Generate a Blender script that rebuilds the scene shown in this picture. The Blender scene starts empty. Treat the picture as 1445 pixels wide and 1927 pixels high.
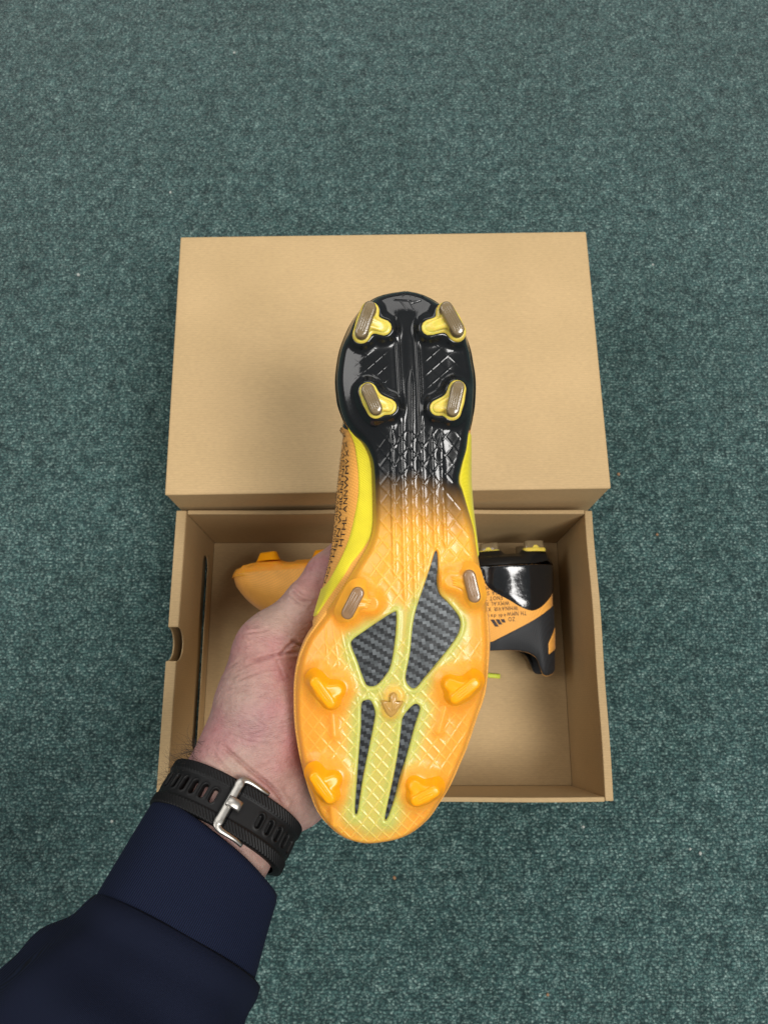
import bpy, math, random
import numpy as np
from mathutils import Matrix, Vector
from mathutils.geometry import tessellate_polygon

random.seed(7); RNG = np.random.default_rng(7)
S = bpy.context.scene
COL = S.collection
RAD = math.radians

# ---------------------------------------------------------------- camera
FPX, CX, CY = 1448.0, 722.5, 963.5            # focal length and centre for a 1445 x 1927 frame
TH, H = 0.2643, 0.7177                        # tilt from straight down, height above carpet
cam_d = bpy.data.cameras.new('camera'); cam = bpy.data.objects.new('camera', cam_d); COL.objects.link(cam)
cam.location = (0, 0, H); cam.rotation_euler = (TH, 0, 0)
cam_d.sensor_fit = 'VERTICAL'; cam_d.sensor_height = 9.13; cam_d.lens = 9.13 * FPX / 1927
cam_d.clip_start = 0.01; cam_d.clip_end = 50
cam_d.dof.use_dof = True; cam_d.dof.focus_distance = 0.386; cam_d.dof.aperture_fstop = 5.0
S.camera = cam

# ---------------------------------------------------------------- world, lamps, exposure
w = bpy.data.worlds.new('World'); S.world = w; w.use_nodes = True
w.node_tree.nodes['Background'].inputs[0].default_value = (0.93, 0.97, 1.0, 1)
w.node_tree.nodes['Background'].inputs[1].default_value = 0.21
def area(name, loc, target, sx, sy, energy, col):
    l = bpy.data.lights.new(name, 'AREA'); l.shape = 'RECTANGLE'; l.size = sx; l.size_y = sy
    l.energy = energy; l.color = col
    o = bpy.data.objects.new(name, l); COL.objects.link(o); o.location = loc
    o.rotation_euler = (Vector(target) - Vector(loc)).to_track_quat('-Z', 'Y').to_euler()
    return o
area('ceiling_lamp', (0.95, -0.60, 2.35), (0.02, 0.08, 0.2), 0.95, 0.95, 62, (1.0, 0.975, 0.94))
area('ceiling_lamp', (0.10, 1.95, 2.40), (0.0, 0.2, 0), 2.2, 1.4, 30, (1.0, 0.975, 0.94))
area('ceiling_lamp', (-1.90, 0.35, 2.40), (0.0, 0.1, 0), 1.3, 1.9, 36, (1.0, 0.975, 0.94))
S.view_settings.view_transform = 'Standard'; S.view_settings.look = 'None'
S.view_settings.exposure = -0.18; S.view_settings.gamma = 1.0
S.render.engine = 'CYCLES'

# ---------------------------------------------------------------- frames
CAMROT = Matrix.Rotation(TH, 3, 'X')
CAMP = Vector((0, 0, H))
BD = 0.39                                     # distance of the held sole from the camera
def W(u, v, z):                               # point of the world at height z
    d = CAMROT @ Vector(((u - CX) / FPX, -(v - CY) / FPX, -1.0))
    k = (z - H) / d.z
    return CAMP + d * k
HELD = Matrix.Translation(CAMP + CAMROT @ Vector((0, 0, -BD))) @ CAMROT.to_4x4()   # frame of the held boot and the hand
SPX = BD / FPX
def L(u, v, z):                               # held frame: metres, z towards the viewer
    k = (BD - z) / FPX
    return np.array([(u - CX) * k, -(v - CY) * k, z])

# ---------------------------------------------------------------- object helpers
def empty(name, mat, label, cat, group=None):
    o = bpy.data.objects.new(name, None); COL.objects.link(o); o.matrix_world = mat
    o.empty_display_size = 0.02
    o['label'] = label; o['category'] = cat
    if group: o['group'] = group
    return o
def mesh(name, V, F, mat, parent=None, smooth=True, col=None):
    me = bpy.data.meshes.new(name)
    V = np.asarray(V, dtype=np.float64)
    if isinstance(F, np.ndarray):
        n, k = F.shape
        me.vertices.add(len(V)); me.vertices.foreach_set('co', V.astype(np.float32).ravel())
        me.loops.add(n * k); me.loops.foreach_set('vertex_index', F.astype(np.int32).ravel())
        me.polygons.add(n); me.polygons.foreach_set('loop_start', np.arange(0, n * k, k, dtype=np.int32))
        me.update(calc_edges=True); me.validate()
    else:
        me.from_pydata([tuple(v) for v in V], [], [tuple(f) for f in F]); me.update()
    if smooth: me.polygons.foreach_set('use_smooth', np.ones(len(me.polygons), dtype=bool))
    if col is not None:
        at = me.color_attributes.new('tint', 'FLOAT_COLOR', 'POINT')
        c4 = np.ones((len(V), 4), np.float32); c4[:, :3] = col
        at.data.foreach_set('color', c4.ravel())
    me.materials.append(mat)
    o = bpy.data.objects.new(name, me); COL.objects.link(o)
    if parent: o.parent = parent
    return o
def gridfaces(ny, nx, flip=False, wrap=False):
    a = np.arange(ny * nx).reshape(ny, nx)
    if wrap: a = np.concatenate([a, a[:, :1]], 1)
    f = np.stack([a[:-1, :-1], a[:-1, 1:], a[1:, 1:], a[1:, :-1]], -1).reshape(-1, 4)
    return f[:, ::-1].copy() if flip else f
def sm(a, b, x):
    t = np.clip((x - a) / (b - a), 0, 1); return t * t * (3 - 2 * t)
def catmull(P, n, closed=True):
    P = np.asarray(P, float); N = len(P); out = []
    rng = range(N if closed else N - 1)
    for i in rng:
        p = [P[(i + j) % N] if closed else P[min(max(i + j, 0), N - 1)] for j in (-1, 0, 1, 2)]
        t = np.linspace(0, 1, n, endpoint=False)[:, None]
        out.append(.5 * (2 * p[1] + (p[2] - p[0]) * t + (2 * p[0] - 5 * p[1] + 4 * p[2] - p[3]) * t**2 + (3 * p[1] - p[0] - 3 * p[2] + p[3]) * t**3))
    if not closed: out.append(P[-1:])
    return np.concatenate(out)
def segdist(P, a, b):
    a = np.asarray(a, float); b = np.asarray(b, float); ab = b - a
    t = np.clip(((P - a) @ ab) / max(ab @ ab, 1e-12), 0, 1)
    return np.linalg.norm(P - a - t[..., None] * ab, axis=-1)
def polydist(P, poly, closed=True):
    d = np.full(P.shape[:-1], 1e9)
    n = len(poly)
    for i in range(n if closed else n - 1): d = np.minimum(d, segdist(P, poly[i], poly[(i + 1) % n]))
    return d
def inside(P, poly):
    r = np.zeros(P.shape[:-1], bool); n = len(poly)
    for i in range(n):
        a, b = poly[i], poly[(i + 1) % n]
        c = (a[1] > P[..., 1]) != (b[1] > P[..., 1])
        with np.errstate(divide='ignore', invalid='ignore'):
            r ^= c & (P[..., 0] < (b[0] - a[0]) * (P[..., 1] - a[1]) / (b[1] - a[1] + 1e-12) + a[0])
    return r
def polysdf(P, poly):
    d = polydist(P, poly); return np.where(inside(P, poly), -d, d)
def box_mesh(x0, x1, y0, y1, z0, z1):
    V = [(x, y, z) for z in (z0, z1) for y in (y0, y1) for x in (x0, x1)]
    F = [(0, 2, 3, 1), (4, 5, 7, 6), (0, 1, 5, 4), (2, 6, 7, 3), (0, 4, 6, 2), (1, 3, 7, 5)]
    return V, F
def bevel(o, wd, seg=2):
    m = o.modifiers.new('bevel', 'BEVEL'); m.width = wd; m.segments = seg; m.limit_method = 'ANGLE'; m.angle_limit = RAD(40)
def panel(name, outer, holes, th, frame, mat, parent, bev=0):
    loops = [outer] + holes
    V = []; F = []
    tri = tessellate_polygon([[Vector((p[0], p[1], 0)) for p in l] for l in loops])
    flat = [p for l in loops for p in l]; n = len(flat)
    for z in (0, th): V += [frame @ Vector((p[0], p[1], z)) for p in flat]
    for t in tri: F.append(tuple(reversed(t))); F.append(tuple(i + n for i in t))
    k = 0
    for l in loops:
        m = len(l)
        for i in range(m):
            a, b = k + i, k + (i + 1) % m; F.append((a, b, b + n, a + n))
        k += m
    o = mesh(name, [tuple(v) for v in V], F, mat, parent, smooth=False)
    import bmesh
    bm = bmesh.new(); bm.from_mesh(o.data); bmesh.ops.recalc_face_normals(bm, faces=bm.faces); bm.to_mesh(o.data); bm.free()
    if bev: bevel(o, bev)
    return o

# ---------------------------------------------------------------- materials
class NT:
    def __init__(s, name):
        s.m = bpy.data.materials.new(name); s.m.use_nodes = True; s.t = s.m.node_tree; s.b = s.t.nodes['Principled BSDF']
        s.tc = s.t.nodes.new('ShaderNodeTexCoord')
    def n(s, typ, **kw):
        x = s.t.nodes.new(typ)
        for k, v in kw.items():
            if k.startswith('i_'):
                key = k[2:]; x.inputs[int(key) if key.isdigit() else key.replace('_', ' ')].default_value = v
            else: setattr(x, k, v)
        return x
    def l(s, a, b): s.t.links.new(a, b)
    def obj(s, scale=(1, 1, 1), rot=(0, 0, 0)):
        mp = s.n('ShaderNodeMapping'); mp.inputs['Scale'].default_value = scale; mp.inputs['Rotation'].default_value = rot
        s.l(s.tc.outputs['Object'], mp.inputs[0]); return mp.outputs[0]
    def noise(s, scale, detail=3, rough=.5, vec=None):
        x = s.n('ShaderNodeTexNoise'); x.inputs['Scale'].default_value = scale; x.inputs['Detail'].default_value = detail; x.inputs['Roughness'].default_value = rough
        s.l(vec or s.tc.outputs['Object'], x.inputs['Vector']); return x.outputs['Fac']
    def ramp(s, fac, stops):
        r = s.n('ShaderNodeValToRGB'); e = r.color_ramp.elements
        while len(e) > 1: e.remove(e[-1])
        e[0].position = stops[0][0]; e[0].color = (*stops[0][1], 1)
        for p, c in stops[1:]:
            q = e.new(p); q.color = (*c, 1)
        s.l(fac, r.inputs[0]); return r.outputs[0]
    def math(s, op, a, b=None):
        x = s.n('ShaderNodeMath', operation=op)
        for i, v in enumerate((a, b)):
            if v is None: continue
            if hasattr(v, 'is_linked') or hasattr(v, 'links'): s.l(v, x.inputs[i])
            else: x.inputs[i].default_value = v
        return x.outputs[0]
    def mix(s, fac, a, b, blend='MIX'):
        x = s.n('ShaderNodeMix', data_type='RGBA', blend_type=blend)
        for i, v in ((0, fac), (6, a), (7, b)):
            if hasattr(v, 'links'): s.l(v, x.inputs[i])
            else: x.inputs[i].default_value = (*v, 1) if isinstance(v, tuple) else v
        return x.outputs[2]
    def bump(s, h, strength, dist, prev=None):
        x = s.n('ShaderNodeBump'); x.inputs['Strength'].default_value = strength; x.inputs['Distance'].default_value = dist
        s.l(h, x.inputs['Height'])
        if prev: s.l(prev, x.inputs['Normal'])
        return x.outputs[0]
    def set(s, **kw):
        for k, v in kw.items():
            i = s.b.inputs[k.replace('_', ' ')]
            if hasattr(v, 'links'): s.l(v, i)
            elif isinstance(v, tuple) and len(v) == 3 and i.type == 'RGBA': i.default_value = (*v, 1)
            else: i.default_value = v
        return s.m

def m_simple(name, col, rough, var=0.0, vs=200, bs=0, bscale=800, bd=.0003, **kw):
    t = NT(name)
    c = col
    if var:
        c = t.ramp(t.noise(vs, 4), [(.3, tuple(x * (1 - var) for x in col)), (.7, tuple(min(1, x * (1 + var)) for x in col))])
    kw = dict(kw)
    if bs: kw['Normal'] = t.bump(t.noise(bscale, 3), bs, bd)
    return t.set(Base_Color=c, Roughness=rough, **kw)

def m_carpet():
    t = NT('carpet_pile')
    big = t.noise(9, 4, .6); mid = t.noise(75, 4, .7)
    vo = t.n('ShaderNodeTexVoronoi', feature='F1'); vo.inputs['Scale'].default_value = 430; vo.inputs['Randomness'].default_value = .9
    wr = t.n('ShaderNodeTexNoise'); wr.inputs['Scale'].default_value = 120; wr.inputs['Detail'].default_value = 2
    t.l(t.obj((1, 1.25, 1)), wr.inputs['Vector'])
    wv = t.mix(.006, t.obj((1, 1.25, 1)), wr.outputs['Color'], 'ADD')
    t.l(wv, vo.inputs['Vector'])
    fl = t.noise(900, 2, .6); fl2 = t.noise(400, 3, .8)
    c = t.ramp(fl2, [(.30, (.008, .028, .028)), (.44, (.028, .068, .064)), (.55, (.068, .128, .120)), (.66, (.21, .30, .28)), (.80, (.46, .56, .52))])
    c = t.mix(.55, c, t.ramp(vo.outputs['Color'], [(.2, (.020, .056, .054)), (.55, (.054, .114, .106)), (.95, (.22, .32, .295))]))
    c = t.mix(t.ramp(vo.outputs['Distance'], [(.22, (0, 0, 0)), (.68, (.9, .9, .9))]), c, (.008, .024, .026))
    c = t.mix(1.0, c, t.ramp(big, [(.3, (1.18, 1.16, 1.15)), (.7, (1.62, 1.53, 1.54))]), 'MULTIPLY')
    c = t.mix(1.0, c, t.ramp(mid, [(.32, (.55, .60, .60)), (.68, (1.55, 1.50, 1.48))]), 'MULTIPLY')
    rw = t.n('ShaderNodeTexWave', bands_direction='Y'); rw.inputs['Scale'].default_value = 105; rw.inputs['Distortion'].default_value = 3.5; rw.inputs['Detail Scale'].default_value = 2.0; t.l(t.tc.outputs['Object'], rw.inputs['Vector'])
    c = t.mix(1.0, c, t.ramp(rw.outputs['Fac'], [(.1, (.80, .80, .80)), (.6, (1.08, 1.08, 1.08))]), 'MULTIPLY')
    h = t.math('ADD', t.math('MULTIPLY', vo.outputs['Distance'], -.8), t.math('MULTIPLY', fl, .7))
    n = t.bump(h, .8, .0016); n = t.bump(mid, .25, .004, n)
    return t.set(Base_Color=c, Roughness=.95, Specular_IOR_Level=.15, Normal=n, Sheen_Weight=.25, Sheen_Roughness=.5)

def m_kraft(name, k=1.0):
    t = NT(name)
    fib = t.noise(1, 4, .65, t.obj((240, 900, 700)))
    sp = t.noise(1500, 2, .6); big = t.noise(14, 3)
    a = (.545 * k, .380 * k, .192 * k)
    c = t.ramp(fib, [(.25, tuple(x * .88 for x in a)), (.75, tuple(x * 1.08 for x in a))])
    c = t.mix(1.0, c, t.ramp(big, [(.3, (.94, .94, .93)), (.7, (1.04, 1.04, 1.05))]), 'MULTIPLY')
    c = t.mix(t.ramp(sp, [(.66, (0, 0, 0)), (.76, (.35, .35, .35))]), c, (.22 * k, .13 * k, .06 * k))
    cw = t.n('ShaderNodeTexWave', bands_direction='Y'); cw.inputs['Scale'].default_value = 170; cw.inputs['Distortion'].default_value = 1.0; t.l(t.tc.outputs['Object'], cw.inputs['Vector'])
    c = t.mix(1.0, c, t.ramp(cw.outputs['Fac'], [(0, (.965, .962, .955)), (1, (1.02, 1.02, 1.02))]), 'MULTIPLY')
    n = t.bump(fib, .12, .0004); n = t.bump(big, .25, .004, n); n = t.bump(cw.outputs['Fac'], .10, .0004, n)
    return t.set(Base_Color=c, Roughness=.72, Specular_IOR_Level=.3, Normal=n)

def m_sole():
    t = NT('moulded_sole_plastic')
    at = t.n('ShaderNodeAttribute', attribute_name='tint')
    gl = t.noise(2600, 2, .7)
    c = t.mix(1.0, at.outputs['Color'], t.ramp(gl, [(.35, (.9, .9, .88)), (.68, (1.1, 1.1, 1.1))]), 'MULTIPLY')
    sep = t.n('ShaderNodeSeparateColor'); t.l(at.outputs['Color'], sep.inputs[0])
    amb = t.math('MINIMUM', t.math('MULTIPLY', sep.outputs[0], 2.0), 1.0)
    r = t.math('ADD', t.math('MULTIPLY', t.noise(60, 3), .12), t.math('ADD', t.math('MULTIPLY', amb, .13), .13))
    sss = t.math('MULTIPLY', amb, .6)
    cw = t.math('ADD', t.math('MULTIPLY', amb, -.20), .25)
    n = t.bump(t.noise(420, 2), .06, .0006)
    t.b.inputs['Subsurface Radius'].default_value = (1.0, .55, .12)
    return t.set(Base_Color=c, Roughness=r, Subsurface_Weight=sss, Subsurface_Scale=.006, Coat_Weight=cw, Coat_Roughness=.06, Specular_IOR_Level=.42, Normal=n)

def m_carbon():
    t = NT('carbon_weave')
    cell = t.n('ShaderNodeVectorMath', operation='FLOOR'); t.l(t.obj((560, 700, 1), (0, 0, -.12)), cell.inputs[0])
    sx = t.n('ShaderNodeSeparateXYZ'); t.l(cell.outputs[0], sx.inputs[0])
    par = t.math('MULTIPLY', t.math('GREATER_THAN', t.math('FRACT', t.math('MULTIPLY', t.math('ADD', sx.outputs[0], sx.outputs[1]), .25)), .45), .5)
    wn = t.n('ShaderNodeTexWhiteNoise', noise_dimensions='2D'); t.l(cell.outputs[0], wn.inputs['Vector'])
    c = t.mix(t.math('MULTIPLY', par, 2.0), (.014, .016, .018), (.078, .088, .094))  # sheen from the two fibre directions, painted as a dark and a light tone
    c = t.mix(1.0, c, t.ramp(wn.outputs['Value'], [(0, (.84, .84, .84)), (1, (1.14, 1.14, 1.14))]), 'MULTIPLY')
    v = t.n('ShaderNodeVectorMath', operation='SUBTRACT'); t.l(wn.outputs['Color'], v.inputs[0]); v.inputs[1].default_value = (.5, .5, .5)
    v2 = t.n('ShaderNodeVectorMath', operation='SCALE'); t.l(v.outputs[0], v2.inputs[0]); v2.inputs['Scale'].default_value = .08
    g = t.n('ShaderNodeNewGeometry')
    v3 = t.n('ShaderNodeVectorMath', operation='ADD'); t.l(g.outputs['Normal'], v3.inputs[0]); t.l(v2.outputs[0], v3.inputs[1])
    v4 = t.n('ShaderNodeVectorMath', operation='NORMALIZE'); t.l(v3.outputs[0], v4.inputs[0])
    wl = t.n('ShaderNodeTexWave'); wl.inputs['Scale'].default_value = 900; t.l(t.tc.outputs['Object'], wl.inputs['Vector'])
    c = t.mix(.18, c, wl.outputs['Color'], 'MULTIPLY')
    return t.set(Base_Color=c, Metallic=.4, Roughness=.36, Normal=v4.outputs[0], Coat_Weight=.3, Coat_Roughness=.2)

def m_knit(name, col, scale=1.0, var=.12, sheen=.15):
    t = NT(name)
    a = t.n('ShaderNodeTexWave', bands_direction='X'); a.inputs['Scale'].default_value = 260 * scale; t.l(t.obj((1, 1, 1), (.6, .3, .7)), a.inputs['Vector'])
    b = t.n('ShaderNodeTexWave', bands_direction='Y'); b.inputs['Scale'].default_value = 260 * scale; t.l(t.obj((1, 1, 1), (.6, .3, .7)), b.inputs['Vector'])
    h = t.math('MULTIPLY', a.outputs['Fac'], b.outputs['Fac'])
    c = t.mix(h, tuple(x * (1 - var) for x in col), tuple(min(1, x * (1 + var)) for x in col))
    c = t.mix(1.0, c, t.ramp(t.noise(90, 3), [(.3, (.92, .92, .92)), (.7, (1.06, 1.06, 1.06))]), 'MULTIPLY')
    return t.set(Base_Color=c, Roughness=.62, Normal=t.bump(h, .35, .0004), Sheen_Weight=sheen)

def m_skin():
    t = NT('skin')
    c = t.ramp(t.noise(28, 4, .6), [(.30, (.375, .255, .210)), (.46, (.385, .235, .205)), (.58, (.385, .200, .190)), (.70, (.37, .165, .165))])
    sp = t.noise(260, 3, .6)
    c = t.mix(1.0, c, t.ramp(sp, [(.3, (.88, .84, .83)), (.7, (1.08, 1.07, 1.06))]), 'MULTIPLY')
    at = t.n('ShaderNodeAttribute', attribute_name='tint')
    c = t.mix(1.0, c, at.outputs['Color'], 'MULTIPLY')
    vo = t.n('ShaderNodeTexVoronoi', feature='DISTANCE_TO_EDGE'); vo.inputs['Scale'].default_value = 520
    t.l(t.mix(.004, t.obj((1, 1.9, 1), (0, 0, .5)), t.noise(90, 3), 'ADD'), vo.inputs['Vector'])
    n = t.bump(vo.outputs['Distance'], .42, .0008)
    wv = t.noise(1, 5, .68, t.obj((180, 620, 300), (0, 0, -.42)))
    n = t.bump(wv, .5, .0012, n)
    t.b.inputs['Subsurface Radius'].default_value = (1.0, .35, .2)
    r = t.ramp(sp, [(.3, (.40, .40, .40)), (.7, (.56, .56, .56))])
    return t.set(Base_Color=c, Roughness=r, Subsurface_Weight=.18, Subsurface_Scale=.004, Specular_IOR_Level=.45, Normal=n)

def m_cloth(name, col, ang, scale):
    t = NT(name)
    a = t.n('ShaderNodeTexWave', bands_direction='X'); a.inputs['Scale'].default_value = scale; a.inputs['Distortion'].default_value = .6
    a.inputs['Detail'].default_value = 1
    t.l(t.obj((1, 1, 1), (0, 0, ang)), a.inputs['Vector'])
    c = t.mix(a.outputs['Fac'], tuple(x * .4 for x in col), tuple(x * 1.7 for x in col))
    lint = t.noise(900, 2, .7)
    c = t.mix(t.ramp(lint, [(.72, (0, 0, 0)), (.80, (.12, .12, .12))]), c, (.06, .07, .11))
    n = t.bump(a.outputs['Fac'], .5, .0004); n = t.bump(t.noise(30, 3), .15, .004, n)
    return t.set(Base_Color=c, Roughness=.85, Specular_IOR_Level=.18, Normal=n)

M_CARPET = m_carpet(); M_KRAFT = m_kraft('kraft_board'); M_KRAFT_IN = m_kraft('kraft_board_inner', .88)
M_SOLE = m_sole(); M_CARBON = m_carbon()
ORANGE = (.88, .40, .060)
M_UPPER = m_knit('orange_knit', ORANGE)
M_YELLOW = m_knit('yellow_knit', (.78, .66, .012), 1.4, .08)
M_BLACKKNIT = m_knit('black_knit', (.012, .014, .017), 1.0, .25, .05)
M_BLACK = m_simple('gloss_black_plastic', (.008, .009, .010), .16, bs=.25, bscale=160, bd=.0012, Coat_Weight=.5, Coat_Roughness=.06)
M_PRINT = m_simple('dark_print', (.030, .016, .012), .6)
M_STUD = m_simple('orange_stud_plastic', (1.0, .365, .004), .30, var=.03, vs=300, Subsurface_Weight=.08, Subsurface_Scale=.002, Specular_IOR_Level=.4)
M_TIP = m_simple('smoky_stud_plastic', (.30, .175, .085), .24, var=.08, vs=300, Transmission_Weight=.15, Coat_Weight=.6)
M_HTIP = m_simple('grey_stud_plastic', (.25, .185, .10), .20, var=.06, vs=300, Transmission_Weight=.25, Coat_Weight=.6)
M_BASE = m_simple('yellow_stud_plastic', (.80, .60, .10), .28, var=.05, Subsurface_Weight=.3, Subsurface_Scale=.003)
M_ARROW = m_simple('amber_plastic', (.50, .29, .075), .22, Coat_Weight=.5)
M_SKIN = m_skin()
M_HAIR = m_simple('dark_hair', (.03, .02, .014), .5)
M_CUFF = m_cloth('navy_ribbed_cuff', (.0038, .0068, .0215), .55, 330)
M_SLEEVE = m_cloth('navy_sleeve_cloth', (.0032, .0056, .0170), .9, 620)
M_RUBBER = m_simple('black_rubber', (.0038, .0038, .0042), .55, Specular_IOR_Level=.25, var=.15, vs=500, bs=.08, bscale=900)
M_STEEL = m_simple('brushed_steel', (.44, .42, .385), .38, var=.06, vs=400, Metallic=1.0)
M_GLASS = m_simple('dark_glass', (.01, .011, .013), .08)
M_LINT = m_simple('pale_lint', (.42, .45, .42), .9)
M_CRUMB = m_simple('brown_crumb', (.30, .17, .09), .9)
M_LIME = m_simple('lime_cord', (.62, .70, .06), .6, var=.1, vs=700)

# ================================================================ carpet
g = mesh('carpet', [(-3, -3, 0), (3, -3, 0), (3, 3, 0), (-3, 3, 0)], [(0, 1, 2, 3)], M_CARPET, smooth=False); g['kind'] = 'structure'

# ================================================================ open shoe box
BY0, BDP, BH, BW = 0.1662, 0.225, 0.1082, 0.340
T = .0035
boxm = Matrix.Translation((0.0006, BY0 - BDP / 2, 0.0015)) @ Matrix.Rotation(.0013, 4, 'Z')
sb = empty('shoe_box', boxm, 'open brown cardboard shoe box with slot and thumb notch in one side', 'box')
hw, hd = BW / 2, BDP / 2
fl = mesh('bottom_panel', *box_mesh(-hw + .0088, hw - .0066, -hd + T + .0003, hd - T - .0003, 0, T), M_KRAFT_IN, sb, False)
def wavy_wall(name, x0, x1, y0, y1, z1, along, amp, seed):
    # a board wall whose top edge and faces wander a little
    rs = np.random.default_rng(seed); n = 24; V = []
    ph = rs.uniform(0, 6.28, 3)
    for i in range(n + 1):
        s = i / n
        wob = amp * (math.sin(3.1 * s + ph[0]) * .7 + .4 * math.sin(9 * s + ph[1])) * math.sin(math.pi * s)
        dz = .0004 * math.sin(14 * s + ph[2])
        for (a, z) in ((0, 0.0), (1, 0.0), (1, z1 + dz), (0, z1 + dz)):
            k = wob * (z / z1)
            if along == 'x': V.append((x0 + (x1 - x0) * s, (y0, y1)[a] + k, z))
            else: V.append(((x0, x1)[a] + k, y0 + (y1 - y0) * s, z))
    F = [(0, 1, 2, 3), tuple(4 * n + j for j in (3, 2, 1, 0))]
    for i in range(n):
        for j in range(4):
            a = 4 * i + j; b = 4 * i + (j + 1) % 4; F.append((a, a + 4, b + 4, b))
    o = mesh(name, V, F, M_KRAFT_IN, sb, False)
    import bmesh
    bm = bmesh.new(); bm.from_mesh(o.data); bmesh.ops.recalc_face_normals(bm, faces=bm.faces); bm.to_mesh(o.data); bm.free()
    bevel(o, .0007); return o
wavy_wall('back_panel', -hw + .0090, hw - .0066, hd - T, hd, BH, 'x', -.0012, 1)
wavy_wall('front_panel', -hw + .0090, hw - .0066, -hd, -hd + T, BH - .001, 'x', .0016, 2)
wavy_wall('side_panel', hw - .0062, hw, -hd + .0005, hd - .0005, BH - .0008, 'y', .0012, 3)
# left side: outer and inner board, with a notch and (inner only) a long slot
def arc(cx, cy, r, a0, a1, n): return [(cx + r * math.cos(a0 + (a1 - a0) * i / n), cy + r * math.sin(a0 + (a1 - a0) * i / n)) for i in range(n + 1)]
fr = Matrix(((0, 0, 1, 0), (1, 0, 0, 0), (0, 1, 0, 0), (0, 0, 0, 1)))   # panel x -> world y, panel y -> world z, thickness -> world x
NC = .004                                                      # notch centre along the wall
notch = arc(NC, BH, .0130, 0, -math.pi, 16)
notch = [(x, y if abs(x - NC) > .0129 else BH + (y - BH) * 1.3) for x, y in notch]
outer = [(-hd + .0005, 0), (hd - .0005, 0), (hd - .0005, BH)] + notch + [(-hd + .0005, BH)]
mid_slot = arc(.026, .026, .0095, -math.pi / 2, math.pi / 2, 8) + arc(-.018, .026, .0095, math.pi / 2, 3 * math.pi / 2, 8)
panel('side_panel', outer, [mid_slot], .0012, Matrix.Translation((-hw, 0, 0)) @ fr, M_KRAFT_IN, sb, .0005)
slot = arc(.080, .032, .0108, -math.pi / 2, math.pi / 2, 8) + arc(-.068, .032, .0108, math.pi / 2, 3 * math.pi / 2, 8)
panel('inner_side_flap', outer, [slot], .0009, Matrix.Translation((-hw + .0075, 0, 0)) @ fr, M_KRAFT_IN, sb, .0005)

for ya, yb in ((-hd + .0006, NC - .0131), (NC + .0131, hd - .0006)):
    o = mesh('top_fold', *box_mesh(-hw + .0002, -hw + .0083, ya, yb, BH + .0001, BH + .0016), M_KRAFT_IN, sb, False); bevel(o, .0007)

# ================================================================ box lid behind
LZ, LY1, LD, LW = 0.1489, 0.1702, 0.2281, 0.344
lidm = Matrix.Translation((.0014, LY1 + LD / 2, .0015)) @ Matrix.Rotation(.0158, 4, 'Z')
lid = empty('box_lid', lidm, 'deep brown cardboard box lid standing top side up behind the open shoe box', 'lid')
lw, ld = LW / 2, LD / 2; LH = LZ - .0015
def lid_top():
    n, k = 40, 30; V = []
    for j in range(k + 1):
        for i in range(n + 1):
            x = -lw + LW * i / n; y = -ld + LD * j / k
            q = math.sin(math.pi * i / n) * math.sin(math.pi * j / k)
            V.append((x, y, LH - .0012 * q + .0003 * math.sin(i * .5) * q))
    o = mesh('top_panel', V, gridfaces(k + 1, n + 1), M_KRAFT, lid)
    s = o.modifiers.new('thick', 'SOLIDIFY'); s.thickness = .003; s.offset = -1
    bevel(o, .0012)
lid_top()
for nm, b in (('front_panel', (-lw + .0006, lw - .0006, -ld + .0006, -ld + .0036)), ('back_panel', (-lw + .0006, lw - .0006, ld - .0036, ld - .0006)),
              ('side_panel', (-lw + .0006, -lw + .0036, -ld + .004, ld - .004)), ('side_panel', (lw - .0036, lw - .0006, -ld + .004, ld - .004))):
    o = mesh(nm, *box_mesh(*b, 0, LH - .0025), M_KRAFT, lid, False); bevel(o, .0006)

# ================================================================ football boot
OUT_L = [(757, 548), (718, 556), (691, 571.5), (671, 594), (657.5, 616), (646.5, 641), (639.5, 663), (634.5, 693), (633, 718), (635, 743), (639.5, 768), (648, 793),
         (664, 816), (682, 834), (693.5, 856), (699, 879), (701, 915), (702, 956), (702, 986), (698, 1010), (688, 1034), (672, 1060), (657, 1086), (637, 1116), (617, 1146), (600, 1170),
         (580, 1197), (566, 1228), (557.7, 1262), (554.5, 1300), (556, 1359), (563, 1409), (571.5, 1448), (585, 1495), (599, 1528), (618.6, 1553), (641, 1572), (663, 1582), (690, 1587)]
OUT_R = [(718, 1585), (751, 1578), (779, 1564), (807, 1539), (826, 1511), (845.6, 1478), (862, 1442), (879, 1401), (895.4, 1351), (906.5, 1320), (913.4, 1290), (919, 1224), (918.4, 1185),
         (915, 1141), (910, 1107), (903, 1072), (897, 1035), (891, 996), (880, 956), (870.6, 923), (864.6, 903.5), (870, 873), (877.6, 845), (881.7, 815), (888, 787), (892, 737.6), (891.4, 707), (887, 679.5),
         (883, 657), (873.4, 629.6), (859.6, 605), (843, 585), (821, 569), (796, 555), (775, 549)]
OUTLINE = catmull(OUT_L + OUT_R, 8)
vmin, vmax = OUTLINE[:, 1].min(), OUTLINE[:, 1].max()
it_, ib_ = int(OUTLINE[:, 1].argmin()), int(OUTLINE[:, 1].argmax())
rolled = np.roll(OUTLINE, -it_, 0); ib = (ib_ - it_) % len(OUTLINE)
LEFT = rolled[:ib + 1]; RIGHT = np.concatenate([rolled[ib:], rolled[:1]])
def side_u(c, v):
    o = np.argsort(c[:, 1], kind='stable'); return np.interp(v, c[o, 1], c[o, 0])
W1 = [(739, 1149.5), (744, 1153), (742, 1196), (733.5, 1246), (721, 1268), (707, 1282), (693, 1282.5), (686, 1271), (674, 1237), (663.5, 1210), (666, 1199), (685, 1185), (713, 1165.6)]
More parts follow.
